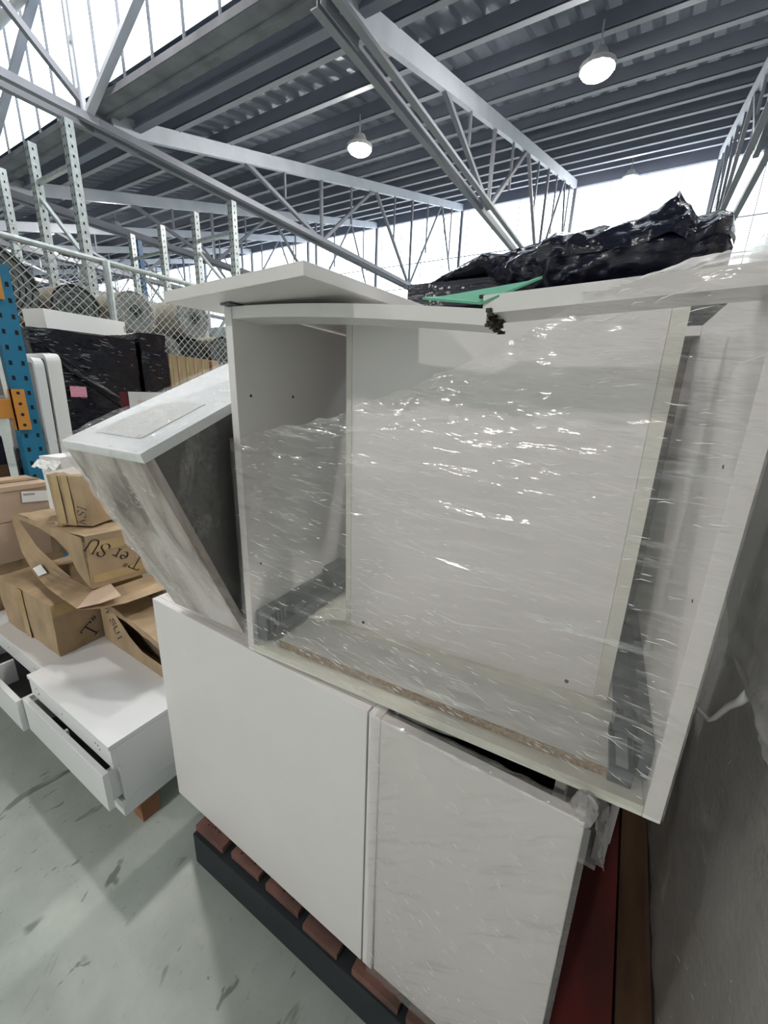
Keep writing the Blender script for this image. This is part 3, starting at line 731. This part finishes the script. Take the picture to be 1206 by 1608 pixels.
# ================================================================ LETTERING
GLY = {
 'T':[[(0,1),(.8,1)],[(0,1),(0,.86)],[(.8,1),(.8,.86)],[(.4,1),(.4,0)],[(.22,0),(.58,0)]],
 "'":[[(.1,1.1),(.04,.8)],[(.26,1.1),(.2,.8)]],
 'e':[[(.06,.34),(.5,.34),(.48,.52),(.3,.62),(.12,.54),(.03,.32),(.1,.1),(.28,0),(.5,.1)]],
 'r':[[(.05,.6),(.18,.6),(.18,0)],[(.05,0),(.32,0)],[(.18,.4),(.3,.58),(.45,.56)]],
 'S':[[(.58,.78),(.52,.96),(.3,1.02),(.1,.9),(.1,.68),(.32,.54),(.54,.4),(.58,.2),(.42,.02),(.2,-.02),(.04,.12),(.04,.28)]],
 'U':[[(0,1),(.2,1)],[(.1,1),(.1,.25),(.22,.03),(.42,0),(.6,.12),(.66,.3),(.66,1)],[(.56,1),(.78,1)]],
 'I':[[(.05,1),(.35,1)],[(.2,1),(.2,0)],[(.05,0),(.35,0)]],
 'X':[[(0,1),(.6,0)],[(.6,1),(0,0)],[(-.05,1),(.12,1)],[(.5,0),(.68,0)],[(.5,1),(.68,1)],[(-.05,0),(.12,0)]],
 'K':[[(.1,1),(.1,0)],[(.6,1),(.12,.45)],[(.25,.58),(.62,0)],[(0,1),(.22,1)],[(0,0),(.22,0)]],
 'i':[[(.1,.6),(.18,.6),(.18,0)],[(.05,0),(.3,0)],[(.16,.85),(.2,.82)]],
 't':[[(.2,.85),(.2,.1),(.32,0),(.42,.06)],[(.04,.6),(.4,.6)]],
 'c':[[(.5,.5),(.3,.62),(.12,.54),(.03,.32),(.1,.1),(.28,0),(.5,.1)]],
}
WD={'T':.95,"'":.34,'e':.62,'r':.55,'S':.75,'U':.92,'I':.5,'X':.8,'K':.8,'i':.4,'t':.5,'c':.6,' ':.35}
def lettering(text, org, xd, yd, size, parent, nib=.075, name='lettering', m=None):
    """pen strokes on a face: org lower-left, xd/yd unit vectors (local)"""
    org,xd,yd=Vector(org),Vector(xd),Vector(yd); nrm=xd.cross(yd); mb=MB(); px=0
    nv=Vector((.8,.6))*nib
    for ch in text:
        for st in GLY.get(ch,[]):
            for (a,b_) in zip(st,st[1:]):
                a2=Vector(a);b2=Vector(b_)
                d=(b2-a2)
                q=[a2-nv/2,b2-nv/2,b2+nv/2,a2+nv/2]
                if abs(d.x*nv.y-d.y*nv.x)<.02*d.length*1:
                    n_=Vector((-d.y,d.x)).normalized()*nib*.25; q=[a2-n_,b2-n_,b2+n_,a2+n_]
                mb.add([org+(xd*(px+p.x)+yd*p.y)*size+nrm*.0008 for p in q],[(0,1,2,3)])
        px+=WD.get(ch,.6)
    return mesh_obj(name, mb, m or INK, parent)

# ================================================================ CARTONS
def carton_body(l,w,h,dent=.006,seed=0,n=10):
    mb=MB()
    def put(p):
        x,y,z=p
        k=1.0
        dx=dent*fbm(x*5+seed,y*5,z*5+3,2); dy=dent*fbm(x*5,y*5+seed,z*5+9,2); dz=dent*fbm(x*5+7,y*5,z*5+seed,2)
        return (x+dx,y+dy,max(.0005,z+dz*(1 if z>.01 else 0)))
    for (o,a,b_) in (((0,0,0),(l,0,0),(0,0,h)),((0,w,0),(l,0,0),(0,0,h)),((0,0,0),(0,w,0),(0,0,h)),((l,0,0),(0,w,0),(0,0,h)),((0,0,h),(l,0,0),(0,w,0)),((0,0,0),(l,0,0),(0,w,0))):
        o,a,b_=Vector(o),Vector(a),Vector(b_)
        mb.grid(lambda u,v:put(o+a*u+b_*v),n,n)
    return mb
# A: taped carton on the far drawer unit
t = thing('carton', 'brown taped carton nearest at the left, standing on the far drawer unit', 'carton', (-2.316,.52,.3725), (1.8,0,0), 'brown lettered cartons')
l,w,h=.487,.36,.232
mesh_obj('carton_body', carton_body(l,w,h,.007,1), CARD, t)
mesh_obj('tape', bx((.20,-.0035,.0),(.245,-.0028,h)), TAPE, t); mesh_obj('tape', bx((.0,.15,h+.001),(l,.21,h+.0022)), TAPE, t); mesh_obj('tape', bx((l+.0028,.0,h-.055),(l+.0036,w,h-.004)), TAPE, t)
lettering("T'er", (l+.005,.118,.022),(0,.80,.60),(0,-.60,.80),.062,t,nib=.12)
lettering("SU", (.33,.185,h+.006),(-1,0,0),(0,-1,0),.06,t,nib=.09)
# B: crushed carton on the near unit
t = thing('carton', 'brown crushed carton with torn corner behind the near drawer unit top', 'carton', (-1.794,.69,.386), (-1.2,0,0), 'brown lettered cartons')
l,w,h=.47,.36,.205
mb=MB()
body=[((0,0,0),(.27,0,0),(.27,0,.16),(.12,0,h),(0,0,h)),]
mb.add([(0,0,0),(.30,0,0),(.225,0,.095),(.10,0,.185),(0,0,h)],[(0,1,2,3,4)])
mb.add([(.30,0,0),(l,0,0),(l,0,.055),(.31,0,.060),(.225,0,.095)],[(0,1,2,3,4)])
mb.add([(0,0,0),(0,w,0),(0,w,h),(0,0,h)],[(0,1,2,3)]); mb.add([(l,0,0),(l,w,0),(l,w,h*.9),(l,0,.055)],[(0,1,2,3)]); mb.add([(0,w,0),(l,w,0),(l,w,h*.9),(0,w,h)],[(0,1,2,3)]); mb.add([(0,0,0),(l,0,0),(l,w,0),(0,w,0)],[(0,1,2,3)])
mesh_obj('carton_body', mb, CARD, t)
mesh_obj('inner_wall', bx((.09,.05,.002),(.44,.055,.18)), CARDD, t)
tl = mesh_obj('lid', MB().grid(lambda u,v:(-.01+u*.49,-.01+v*.38,h+.003-.045*u*u*(1-v*.6)+.006*fbm(u*5,v*5,1)),12,8), CARD, t)
mesh_obj('lid_edge', MB().grid(lambda u,v:(-.01+u*.49,-.0105+.004*n3(u*9,v,3),h+.003-.045*u*u+.006*fbm(u*5,0,1)-.026*v),12,2), CARD, t)
lettering("T'er", (.16,.11,h+.008),(.93,.30,-.06),(-.30,.93,0),.065,t,nib=.13)
lettering("er SUI", (.035,-.0006,.175),(.55,0,-.83),(.83,0,.55),.046,t,nib=.13)
# C: upside-down lettered carton, mouth crushed open
t = thing('carton', 'brown carton with upside-down lettering and gaping crushed end', 'carton', (-2.10,.640,.655), (-1.1,-2.97,-3.06), 'brown lettered cartons')
l,w,h=.413,.36,.214
mb=MB()
mb.grid(lambda u,v:(l,u*w,v*h),6,6)
mb.grid(lambda u,v:(-.265+u*(l+.265),v*w,h+.004*fbm(u*6,v*6,2)-.010*math.sin(u*3.1)*(1-v)),14,8)
mb.grid(lambda u,v:(u*l,w,v*h),6,6); mb.grid(lambda u,v:(u*l,v*w,.001),6,6)
mesh_obj('carton_body', mb, CARD, t)
mesh_obj('inner_wall', MB().grid(lambda u,v:(-.24+u*.60,.10+.10*u,.01+v*(h-.02)),6,6), CARDD, t)
def strip(A_,B_,name,m,nu=4):
    """ribbon between two world polylines"""
    mb=MB(); n=len(A_)
    for i in range(n-1):
        for j in range(nu):
            p=lambda P,Q,k:Vector(P)+(Vector(Q)-Vector(P))*k
            a0,a1=p(A_[i],B_[i],j/nu),p(A_[i],B_[i],(j+1)/nu); b0,b1=p(A_[i+1],B_[i+1],j/nu),p(A_[i+1],B_[i+1],(j+1)/nu)
            mb.add([a0,b0,b1,a1],[(0,1,2,3)])
    return mesh_obj(name,mb,m,t,world=True)
# upper front edge curling down to the lettered corner
up_=[(-2.382,.64,.851),(-2.25,.641,.862),(-2.096,.64,.868),(-1.95,.64,.874),(-1.85,.64,.880),(-1.719,.64,.882)]
lo_=[(-2.375,.636,.838),(-2.24,.637,.846),(-2.086,.636,.846),(-1.95,.637,.830),(-1.86,.637,.800),(-1.70,.638,.668)]
strip(up_,lo_,'top_edge',CARD)
strip([(-1.86,.638,.800),(-1.79,.638,.82),(-1.719,.638,.84)],[(-1.80,.638,.722),(-1.75,.638,.69),(-1.70,.638,.668)],'corner_fold',CARD)
# lower flap sagging out of the mouth
out_=[(-2.412,.640,.824),(-2.267,.610,.700),(-2.085,.585,.648),(-1.923,.570,.640),(-1.775,.560,.645),(-1.625,.552,.652)]
in_=[(-2.35,.645,.838),(-2.190,.645,.735),(-2.02,.645,.690),(-1.90,.645,.668),(-1.80,.645,.662),(-1.70,.640,.668)]
strip(out_,in_,'flap',CARD)
strip([(-1.625,.552,.652),(-1.55,.60,.676),(-1.50,.65,.70)],[(-1.70,.640,.668),(-1.69,.66,.672),(-1.685,.70,.676)],'flap',CARD2)
strip([(-1.625,.552,.645),(-1.55,.60,.655),(-1.50,.66,.665),(-1.48,.98,.66)],[(-1.70,.640,.655),(-1.69,.66,.655),(-1.685,.70,.655),(-1.68,.98,.655)],'bottom_flap',CARD)
strip([(-2.115,.592,.668),(-2.04,.583,.655)],[(-2.085,.612,.688),(-2.01,.605,.670)],'paper_label',PAPER)
lettering("T'er SU", (l+.0015,.205,.068),(0,-.80,.60),(0,-.60,-.80),.053,t,nib=.13)
mesh_obj('tape', bx((.09,.02,h-.003),(.16,w,h+.004)), TAPE, t)
mesh_obj('tape', bx((l+.001,.01,.145),(l+.002,w,.185)), TAPE, t)
mesh_obj('tape', bx((l+.001,.01,.02),(l+.002,w,.055)), TAPE, t)
# D: upright carton on top
t = thing('carton', 'small upright brown carton half hidden by the tilted cabinet', 'carton', (-1.985,.668,.876), (22,0,-2.0), 'brown lettered cartons')
mesh_obj('carton_body', carton_body(.165,.20,.212,.006,5), CARD, t)
mesh_obj('tape', bx((.07,-.0045,.0),(.098,-.0035,.212)), TAPE, t); mesh_obj('tape', bx((.02,-.0036,.005),(.05,-.0028,.212)), TAPE, t)
lettering("KSI", (.140,-.0055,.005),(.28,0,.96),(-.96,0,.28),.040,t,nib=.10)
mesh_obj('film_wisp', MB().grid(lambda u,v:(.0+u*.13,-.012+v*.12,.214+.012*fbm(u*7,v*7,3)+.014*math.sin(u*3)),14,10), PLASTIC, t, smooth=True)
# white carton behind D
t = thing('white_carton', 'plain white carton standing behind the small upright carton', 'carton', (-2.235,.735,.885), (12,0,0))
mesh_obj('carton_body', carton_body(.13,.16,.245,.003,8), PAPER, t)
mesh_obj('torn_flap', MB().grid(lambda u,v:(.02+u*.15,-.02-.03*v,.235-.03*v+.02*n3(u*6,v*5,2)),8,5), PAPER, t)
# E, F: pinkish cartons at far left
t = thing('flat_carton', 'pinkish brown carton on top of the pair at the left edge', 'carton', (-2.79,.34,.789), (0,0,0), 'pinkish cartons at the left edge')
mesh_obj('carton_body', carton_body(.29,.50,.166,.004,3), CARD2, t)
mesh_obj('tape', bx((.12,.0,.1685),(.18,.50,.1698)), TAPE, t)
mesh_obj('lid_edge', bx((.2935,-.0,.148),(.297,.50,.170)), CARD2, t)
mesh_obj('shipping_label', MB().add([(.2985,.375,.085),(.2985,.48,.075),(.2985,.50,.125),(.2985,.38,.140)],[(0,1,2,3)]), PAPER, t)
mesh_obj('barcode', MB().add([(.299,.385,.118),(.299,.43,.114),(.299,.43,.124),(.299,.385,.128)],[(0,1,2,3)]), GREYP, t)
t = thing('flat_carton', 'pinkish brown carton underneath another at the left edge', 'carton', (-2.79,.33,.588), (0,0,0), 'pinkish cartons at the left edge')
mesh_obj('carton_body', carton_body(.29,.50,.199,.004,4), CARD2, t); mesh_obj('tape', bx((.12,.0,.1995),(.18,.50,.2003)), TAPE, t)
t = thing('flat_carton', 'shaded brown carton lowest of the stack at the left edge', 'carton', (-2.80,.34,0), (0,0,0))
mesh_obj('carton_body', carton_body(.29,.50,.586,.004,6), CARD, t); mesh_obj('tape', bx((.12,.0,.587),(.18,.50,.5875)), TAPE, t)

# ================================================================ BLUE RACK
RK=(-2.81,.912)
t = thing('pallet_rack', 'blue pallet rack with orange beams at the left edge', 'rack', (RK[0],RK[1],0), (90,0,0))
def upright(x,y,top,m,holes=True,ww=.10,dd=.075):
    mb=MB().box((x-ww/2,y,0),(x+ww/2,y+.006,top)).box((x-ww/2,y+.006,0),(x-ww/2+.006,y+dd,top)).box((x+ww/2-.006,y+.006,0),(x+ww/2,y+dd,top))
    o=mesh_obj('upright', mb, m, t)
    mb=MB(); z=.1
    while z<top-.04:
        for sx in (-.026,.026): mb.box((x+sx-.007,y-.0012,z),(x+sx+.007,y-.0004,z+.022))
        mb.box((x+ww/2+.0004,y+.03,z+.02),(x+ww/2+.0012,y+.044,z+.042))
        z+=.075
    mesh_obj('slots', mb, HOLE, o)
upright(0,0,2.0,BLUEP,ww=.094); upright(0,.80,2.0,NAVY)

for (z,m) in ((1.305,ORANGE),(1.945,ORANGE)):
    for y in (-.01,.83):
        b=mesh_obj('beam', bx((-.95,y,z-.05),(-.055,y+.045,z+.05)), m, t, bevel=.004)
        mesh_obj('beam_connector', MB().box((-.062,y-.010,z-.11),(.0,y-.004,z+.10)).box((-.062,y-.010,z-.11),(-.056,y+.05,z+.10)), m, b)
        mb=MB()
        for k in range(4): mb.tube([(-.028,y-.0112,z-.085+k*.055),(-.028,y-.0104,z-.085+k*.055)],.008,8)
        mesh_obj('bolts', mb, HOLE, b)
for (z0,z1) in ((.3,1.0),(1.0,.3),(1.1,1.8)):
    mesh_obj('brace', MB().bar((0,.06,z0),(0,.79,z1),.03,.02), NAVY, t)
t = thing('framed_glass', 'white-framed dark glass panel standing on the orange beam', 'framed glass', (-2.815,.86,1.3565), (90,-3,0))
mesh_obj('pane', bx((-.6,.006,.012),(-.024,.012,.565)), MIRROR, t)
mesh_obj('frame', MB().box((-.024,0,0),(-.006,.02,.585)), PAPER, t); mesh_obj('frame', MB().box((-.6,0,-.0),(-.0245,.02,.016)), GREYP, t)
mesh_obj('frame', MB().box((-.6,0,.569),(-.0245,.02,.585)), PAPER, t)
t = thing('shade_block', 'black block added to darken the space under the orange beam', 'pallet load', (-3.55,.10,0))  # added dark block, stops the space under the beam from showing bright
mesh_obj('wrapped_block', bx((0,0,.13),(.62,.72,1.16)), BLACKP, t, bevel=.01); mesh_obj('pallet_base', bx((.01,.01,0),(.61,.71,.13)), BROWNW, t)
mesh_obj('brown_side', bx((.621,.42,.14),(.633,.71,1.0)), BROWNW, t)

# folding tables leaning between rack and black wrap
def leaning(x,y,rz,hh,label,lean):
    t = thing('folding_table', label, 'table', (x,y,0), (rz,lean,0), 'folded tables leaning by the rack')
    w=.55; r=.05; tb=.022
    def outline(ins):
        rr=max(.004,r-ins); pts=[]
        x0,x1,z0,z1=-w+ins,-ins,ins,hh-ins
        for (cx,cz,a0) in ((x1-rr,z1-rr,0),(x0+rr,z1-rr,90),(x0+rr,z0+rr,180),(x1-rr,z0+rr,270)):
            for k in range(6):
                a=R(a0+k*18); pts.append((cx+rr*math.cos(a),cz+rr*math.sin(a)))
        return pts
    o_=outline(0); i_=outline(.026); n=len(o_); mb=MB()
    vs=[(p[0],0,p[1]) for p in o_]+[(p[0],0,p[1]) for p in i_]+[(p[0],.045,p[1]) for p in o_]+[(p[0],.045,p[1]) for p in i_]
    fs=[]
    for k in range(n):
        j=(k+1)%n; fs+=[(k,j,n+j,n+k),(2*n+j,2*n+k,3*n+k,3*n+j),(k,2*n+k,2*n+j,j),(n+k,n+j,3*n+j,3*n+k)]
    mb.add(vs,fs); mesh_obj('rim', mb, PAPER, t)
    mesh_obj('table_top', MB().prism([(p[0],p[1]) for p in i_],'y',.012,.03), GREYP, t)
    mesh_obj('cross_rail', bx((-w+.04,-.0,hh*.55),(-.03,.012,hh*.60)), DSTEEL, t)
    mesh_obj('leg', MB().tube([(-.08,.004,hh*.57),(-.08,.004,.12)],.014,8), DSTEEL, t)
    mesh_obj('leg', MB().tube([(-w+.08,.004,hh*.57),(-w+.08,.004,.12)],.014,8), DSTEEL, t)
leaning(-2.965,1.095,0,1.61,'white-rimmed folded table leaning, rearmost by the black wrap',-1.2)
leaning(-2.90,1.045,0,1.60,'white-rimmed folded table leaning, middle of the three',-1.2)
leaning(-2.885,.985,0,1.575,'white-rimmed folded table leaning closest to the blue upright',-1)

# ================================================================ BLACK WRAPPED STACKS
def stack(name,label,loc,l,w,h,rz,seed,note=None):
    t = thing(name,label,'pallet load',loc,(rz,0,0),'black wrapped pallet loads')
    mesh_obj('pallet_base', bx((.02,.02,0),(l-.02,w-.02,.13)), BROWNW, t)
    mb=MB()
    def put(p):
        x,y,z=p; k=.012*fbm(x*3+seed,y*3,z*5,3)+.006*ridge(x*4+y*4+z*3,z*14,seed)
        dx=(x-l/2)/l*2; dy=(y-w/2)/w*2
        return (x+k*dx*1.2,y+k*dy*1.2,z+.01*fbm(x*4,y*4,seed))
    for (o,a,b_) in (((0,0,.13),(l,0,0),(0,0,h-.13)),((0,w,.13),(l,0,0),(0,0,h-.13)),((0,0,.13),(0,w,0),(0,0,h-.13)),((l,0,.13),(0,w,0),(0,0,h-.13)),((0,0,h),(l,0,0),(0,w,0))):
        o,a,b_=Vector(o),Vector(a),Vector(b_); mb.grid(lambda u,v:put(o+a*u+b_*v),40,60)
    mesh_obj('stretch_wrap', mb, BLACKF, t, smooth=True)
    def place_bk(rnd):
        y=rnd.random()*w; z=.8+rnd.random()*(h-.82)
        if rnd.random()>.1+1.4*max(0,n3(y*6+seed,z*5,9)): return None,None,None
        return Vector((l+.016,y,z)),Vector((0,1,0)),Vector((0,0,1))
    crease_glints(t, int(220*w), place_bk, lambda p:-.12, (.02,.06), (.0008,.002), GLINTB, seed)
    return t
s1=stack('black_stack','large black wrapped stack with a pink note, behind the folded tables',(-3.925,1.19,0),.558,.65,1.775,0,2)
def rope():
    mb=MB()
    for k in range(9):
        o=.012*k
        mb.tube([(.572+.006*math.sin(k+j*.9)-.0, .056+o+(.57)*j/10+.01*n3(k,j,1), 1.68-o*1.4-.45*j/10+.01*n3(k,j,5)) for j in range(11)],.006,5)
    return mb
mesh_obj('film_rope', rope(), BLACKF, s1, smooth=True)
mesh_obj('pink_note', MB().grid(lambda u,v:(.582+.002*n3(u*4,v*4,1),.155+u*.10+.003*n3(v*9,0,1),1.352+v*.07+.003*n3(u*9,0,4)),8,6), PINK, s1)
s2=stack('black_stack','narrow black wrapped stack right of the one with the pink note',(-3.962,1.88,0),.586,.20,1.83,0,6)
t = thing('drawer_box', 'white drawer box lying on top of the black wrapped stack', 'drawer', (-3.897,1.362,1.815),(19.6,2.0,-1.1))
mesh_obj('front', bx((.172,0,0),(.186,.722,.129)), PAPER, t); mesh_obj('end', bx((0,0,0),(.1715,.013,.129)), PAPER, t); mesh_obj('end', bx((0,.709,0),(.1715,.722,.129)), PAPER, t); mesh_obj('rear', bx((0,.0135,0),(.013,.7085,.129)), PAPER, t); mesh_obj('base', bx((.0135,.0135,.004),(.1715,.7085,.012)), PAPER, t)
mesh_obj('end_cap', bx((.1865,.702,.042),(.1875,.722,.093)), GREYP, t)
t = thing('paper_sign', 'white paper sign with pink writing on a card in front of the narrow black stack', 'sign', (-3.09,1.595,1.235),(72,0,0))
mesh_obj('card', bx((0,0,0),(.32,.004,.165)), PAPER, t)
lettering("SIS", (.05,-.001,.06),(1,0,0),(0,0,1),.045,t,name='pink_writing',m=PINKINK)
mesh_obj('red_edge', bx((-.05,.002,-.0),(-.004,.03,.16)), mat('maroon_card',(.12,.01,.02),.5), t)
mesh_obj('support', bx((.0,.006,-1.235),(.32,.035,.0)), CARD, t)

# strapped cartons
for k in range(6):
    y=2.235+k*.082
    lab=['first','second','third','fourth','fifth','last'][k]
    t = thing('strapped_carton', f'flat brown strapped carton, {lab} from the black stack in the row', 'carton', (-4.05,y,0),(0,0,0),'flat strapped cartons in a row')
    gap=.03 if k==5 else 0
    mesh_obj('carton_body', bx((0,gap,0),(.46,gap+.079,1.715-.003*k)), CARD if k!=5 else CARD2, t, bevel=.003)
    if k<5: mesh_obj('strap', bx((.4605,.036,0),(.4625,.043,1.718-.003*k)), mat('yellow_green_strap',(.42,.45,.16),.4) if k==0 else bpy.data.materials['yellow_green_strap'], t)

# ================================================================ FENCE AND ROLLS
t = thing('wire_fence', 'chain link fence with galvanised posts in front of the carpet rolls', 'fence', (-4.32,1.0,0))
mesh_obj('top_rail', MB().tube([(0,-.6,2.5),(0,4.2,2.5)],.024,8), GALV, t)
for y in (-.55,1.18,2.95,4.2): mesh_obj('post', MB().tube([(0.03,y,0),(0.03,y,2.50)],.03,8), GALV, t)
mb=MB(); p=.075; y0_,y1_,z0_,z1_=-.5,3.2,1.50,2.48
def wire(a,b_):
    mb.tube([a,b_],.0032,4,False)
n=int((y1_-y0_+(z1_-z0_))/p)
for k in range(n):
    c=y0_-(z1_-z0_)+k*p
    for s in (1,-1):
        if s==1: a=(c,z0_); b_=(c+(z1_-z0_),z1_)
        else: a=(c,z1_); b_=(c+(z1_-z0_),z0_)
        # clip in y
        (ya,za),(yb,zb)=a,b_
        if yb<y0_ or ya>y1_: continue
        if ya<y0_: q=(y0_-ya)/(yb-ya); za=za+(zb-za)*q; ya=y0_
        if yb>y1_: q=(y1_-ya)/(yb-ya); zb=za+(zb-za)*q; yb=y1_
        wire((.004*s,ya,za),(.004*s,yb,zb))
o=mesh_obj('wire_mesh', mb, GALV, t); o['kind']='stuff'
def carpet_roll(y,z,r,label,m,me,film=False,x0=-4.47,L_=.9,sq=1.0):
    t = thing('carpet_roll',label,'carpet roll',(x0,y,z),(0,0,0),'rolls behind the wire fence')
    pts=[]; n=28
    def body(u,v):
        a=u*2*math.pi; rr=r*(1+.03*n3(math.cos(a)*2,math.sin(a)*2,v*6)); return (-v*L_,rr*math.cos(a),rr*math.sin(a)*sq)
    mesh_obj('roll', MB().grid(body,n,20), m, t, smooth=True)
    # spiral end
    mb=MB()
    turns=6; N_=turns*18; prev=None
    for i in range(N_):
        a=i/18*2*math.pi; q=.14+.84*i/N_; b2=(i+1)/18*2*math.pi; q2=.14+.84*(i+1)/N_; th=.84/turns*.72
        x_=.012*n3(i*.3,1,2)
        f0=lambda aa,qq:(x_,r*qq*math.cos(aa),r*qq*math.sin(aa)*sq)
        mb.add([f0(a,q-th),f0(a,q),f0(b2,q2),f0(b2,q2-th),],[(0,1,2,3)])
    mesh_obj('rolled_end', mb, me, t)
    mesh_obj('dark_gap', MB().add([(-.02,r*.97*math.cos(k*.349),r*.97*math.sin(k*.349)*sq) for k in range(18)],[tuple(range(18))]), CARPETD, t)
    if film:
        mesh_obj('film', MB().grid(lambda u,v:(.02-v*.7,r*(1.05+.06*ridge(u*7,v*3,1))*math.cos(u*2*math.pi),r*(1.05+.06*ridge(u*7,v*3,1))*math.sin(u*2*math.pi)),50,16), FILM_RO, t, smooth=True)
        mesh_obj('film', MB().grid(lambda u,v:(.025+.02*ridge(u*9,v*3,2)*v,r*1.05*(.35+.7*v)*math.cos(u*2*math.pi),r*1.05*(.35+.7*v)*math.sin(u*2*math.pi)),50,8), FILM_RO, t, smooth=True)
carpet_roll(1.40,2.17,.30,'greyish carpet roll at the left edge behind the fence',CARPET,CARPETG)
carpet_roll(1.97,2.082,.205,'grey ended carpet roll above the white drawer box',CARPET,CARPETG)
carpet_roll(3.13,2.19,.20,'beige carpet roll with clear film round its end by the loose top panel',CARPET,CARPETG,True)
carpet_roll(2.48,2.15,.19,'film-wrapped carpet roll behind the narrow black stack',CARPET,CARPETG,True)
carpet_roll(2.72,1.79,.17,'dark ended roll below the film-wrapped ones',CARPETG,CARPETD,True)
carpet_roll(3.10,1.80,.18,'near black roll low behind the fence mesh',CARPETD,CARPETD)
carpet_roll(3.52,1.83,.22,'beige roll beside the open cabinet edge behind the mesh',CARPET,CARPETG)
t = thing('storage_platform','timber platform carrying the carpet rolls behind the fence','platform',(-5.38,1.0,0))
mesh_obj('deck', bx((0,0,1.50),(.93,3.0,1.60)), TIMBER, t); mesh_obj('raised_deck', bx((0,0,1.6005),(.93,1.2,1.868)), TIMBER, t)
for (x,y) in ((.05,.05),(.8,.05),(.05,2.85),(.8,2.85)): mesh_obj('leg', bx((x,y,0),(x+.1,y+.1,1.5)), TIMBER, t)

# tall rack frames behind the fence
def frame(y,xs,label,m=GALV,top=4.0):
    t = thing('rack_frame',label,'rack frame',(xs[0],y,0),(0,0,0),'tall rack frames behind the fence')
    for x in xs:
        x-=xs[0]
        mb=MB().box((x-.05,0,0),(x+.05,.006,top)).box((x-.05,.006,0),(x-.044,.08,top)).box((x+.044,.006,0),(x+.05,.08,top))
        o=mesh_obj('upright', mb, m, t)
        mb=MB(); z=1.8
        while z<top-.05:
            for sx in (-.024,.024): mb.box((x+sx-.007,-.0014,z),(x+sx+.007,-.0004,z+.026))
            mb.box((x+.0504,.03,z),(x+.0514,.045,z+.026)); z+=.085
        mesh_obj('slots', mb, HOLE, o)
    if len(xs)>1:
        D=xs[1]-xs[0]
        mesh_obj('tie_bar', MB().bar((.05 if D>0 else -.05,.04,top-.38),(D-.05*(1 if D>0 else -1),.04,top-.38),.04,.04), m, t)
        z=top-.50; s=0
        while z>1.9:
            a=(0,.04,z) if s else (D,.04,z); b_=(D,.04,z-.75) if s else (0,.04,z-.75)
            mesh_obj('brace', MB().bar(a,b_,.04,.03), m, t); z-=.75; s=1-s
    return t
frame(2.54,[-5.45,-6.32],'nearest tall galvanised rack frame left of the fence post')
frame(2.60,[-7.38,-8.3],'galvanised rack frame at the left edge')
frame(4.55,[-5.44,-6.29],'galvanised rack frame rising above the loose top panel',GALV)
frame(4.62,[-7.29,-8.2],'galvanised and slotted rack frame beside the dark blue one')
frame(4.66,[-8.30,-9.2],'dark blue slotted rack frame under the small lamp',mat('rack_mid_blue',(.02,.10,.25),.4)) if False else None
t = thing('rack_frame','dark blue slotted upright under the small lamp','rack frame',(-8.40,4.85,0),(0,0,0))
mesh_obj('upright', MB().box((-.05,0,0),(.05,.08,4.0)), mat('rack_mid_blue',(.02,.10,.25),.4), t)
mb=MB(); z=1.8
while z<3.95: mb.box((-.03,-.0014,z),(-.014,-.0004,z+.03)); mb.box((.014,-.0014,z),(.03,-.0004,z+.03)); z+=.09
mesh_obj('slots', mb, PAPER, t)

for o in bpy.data.objects:
    if o.type=='MESH' and o.name.split('.')[0] in ('slots','scuff','screw_holes','bolts','broken_end','film_rope','wire_mesh'):
        o['kind']='stuff'
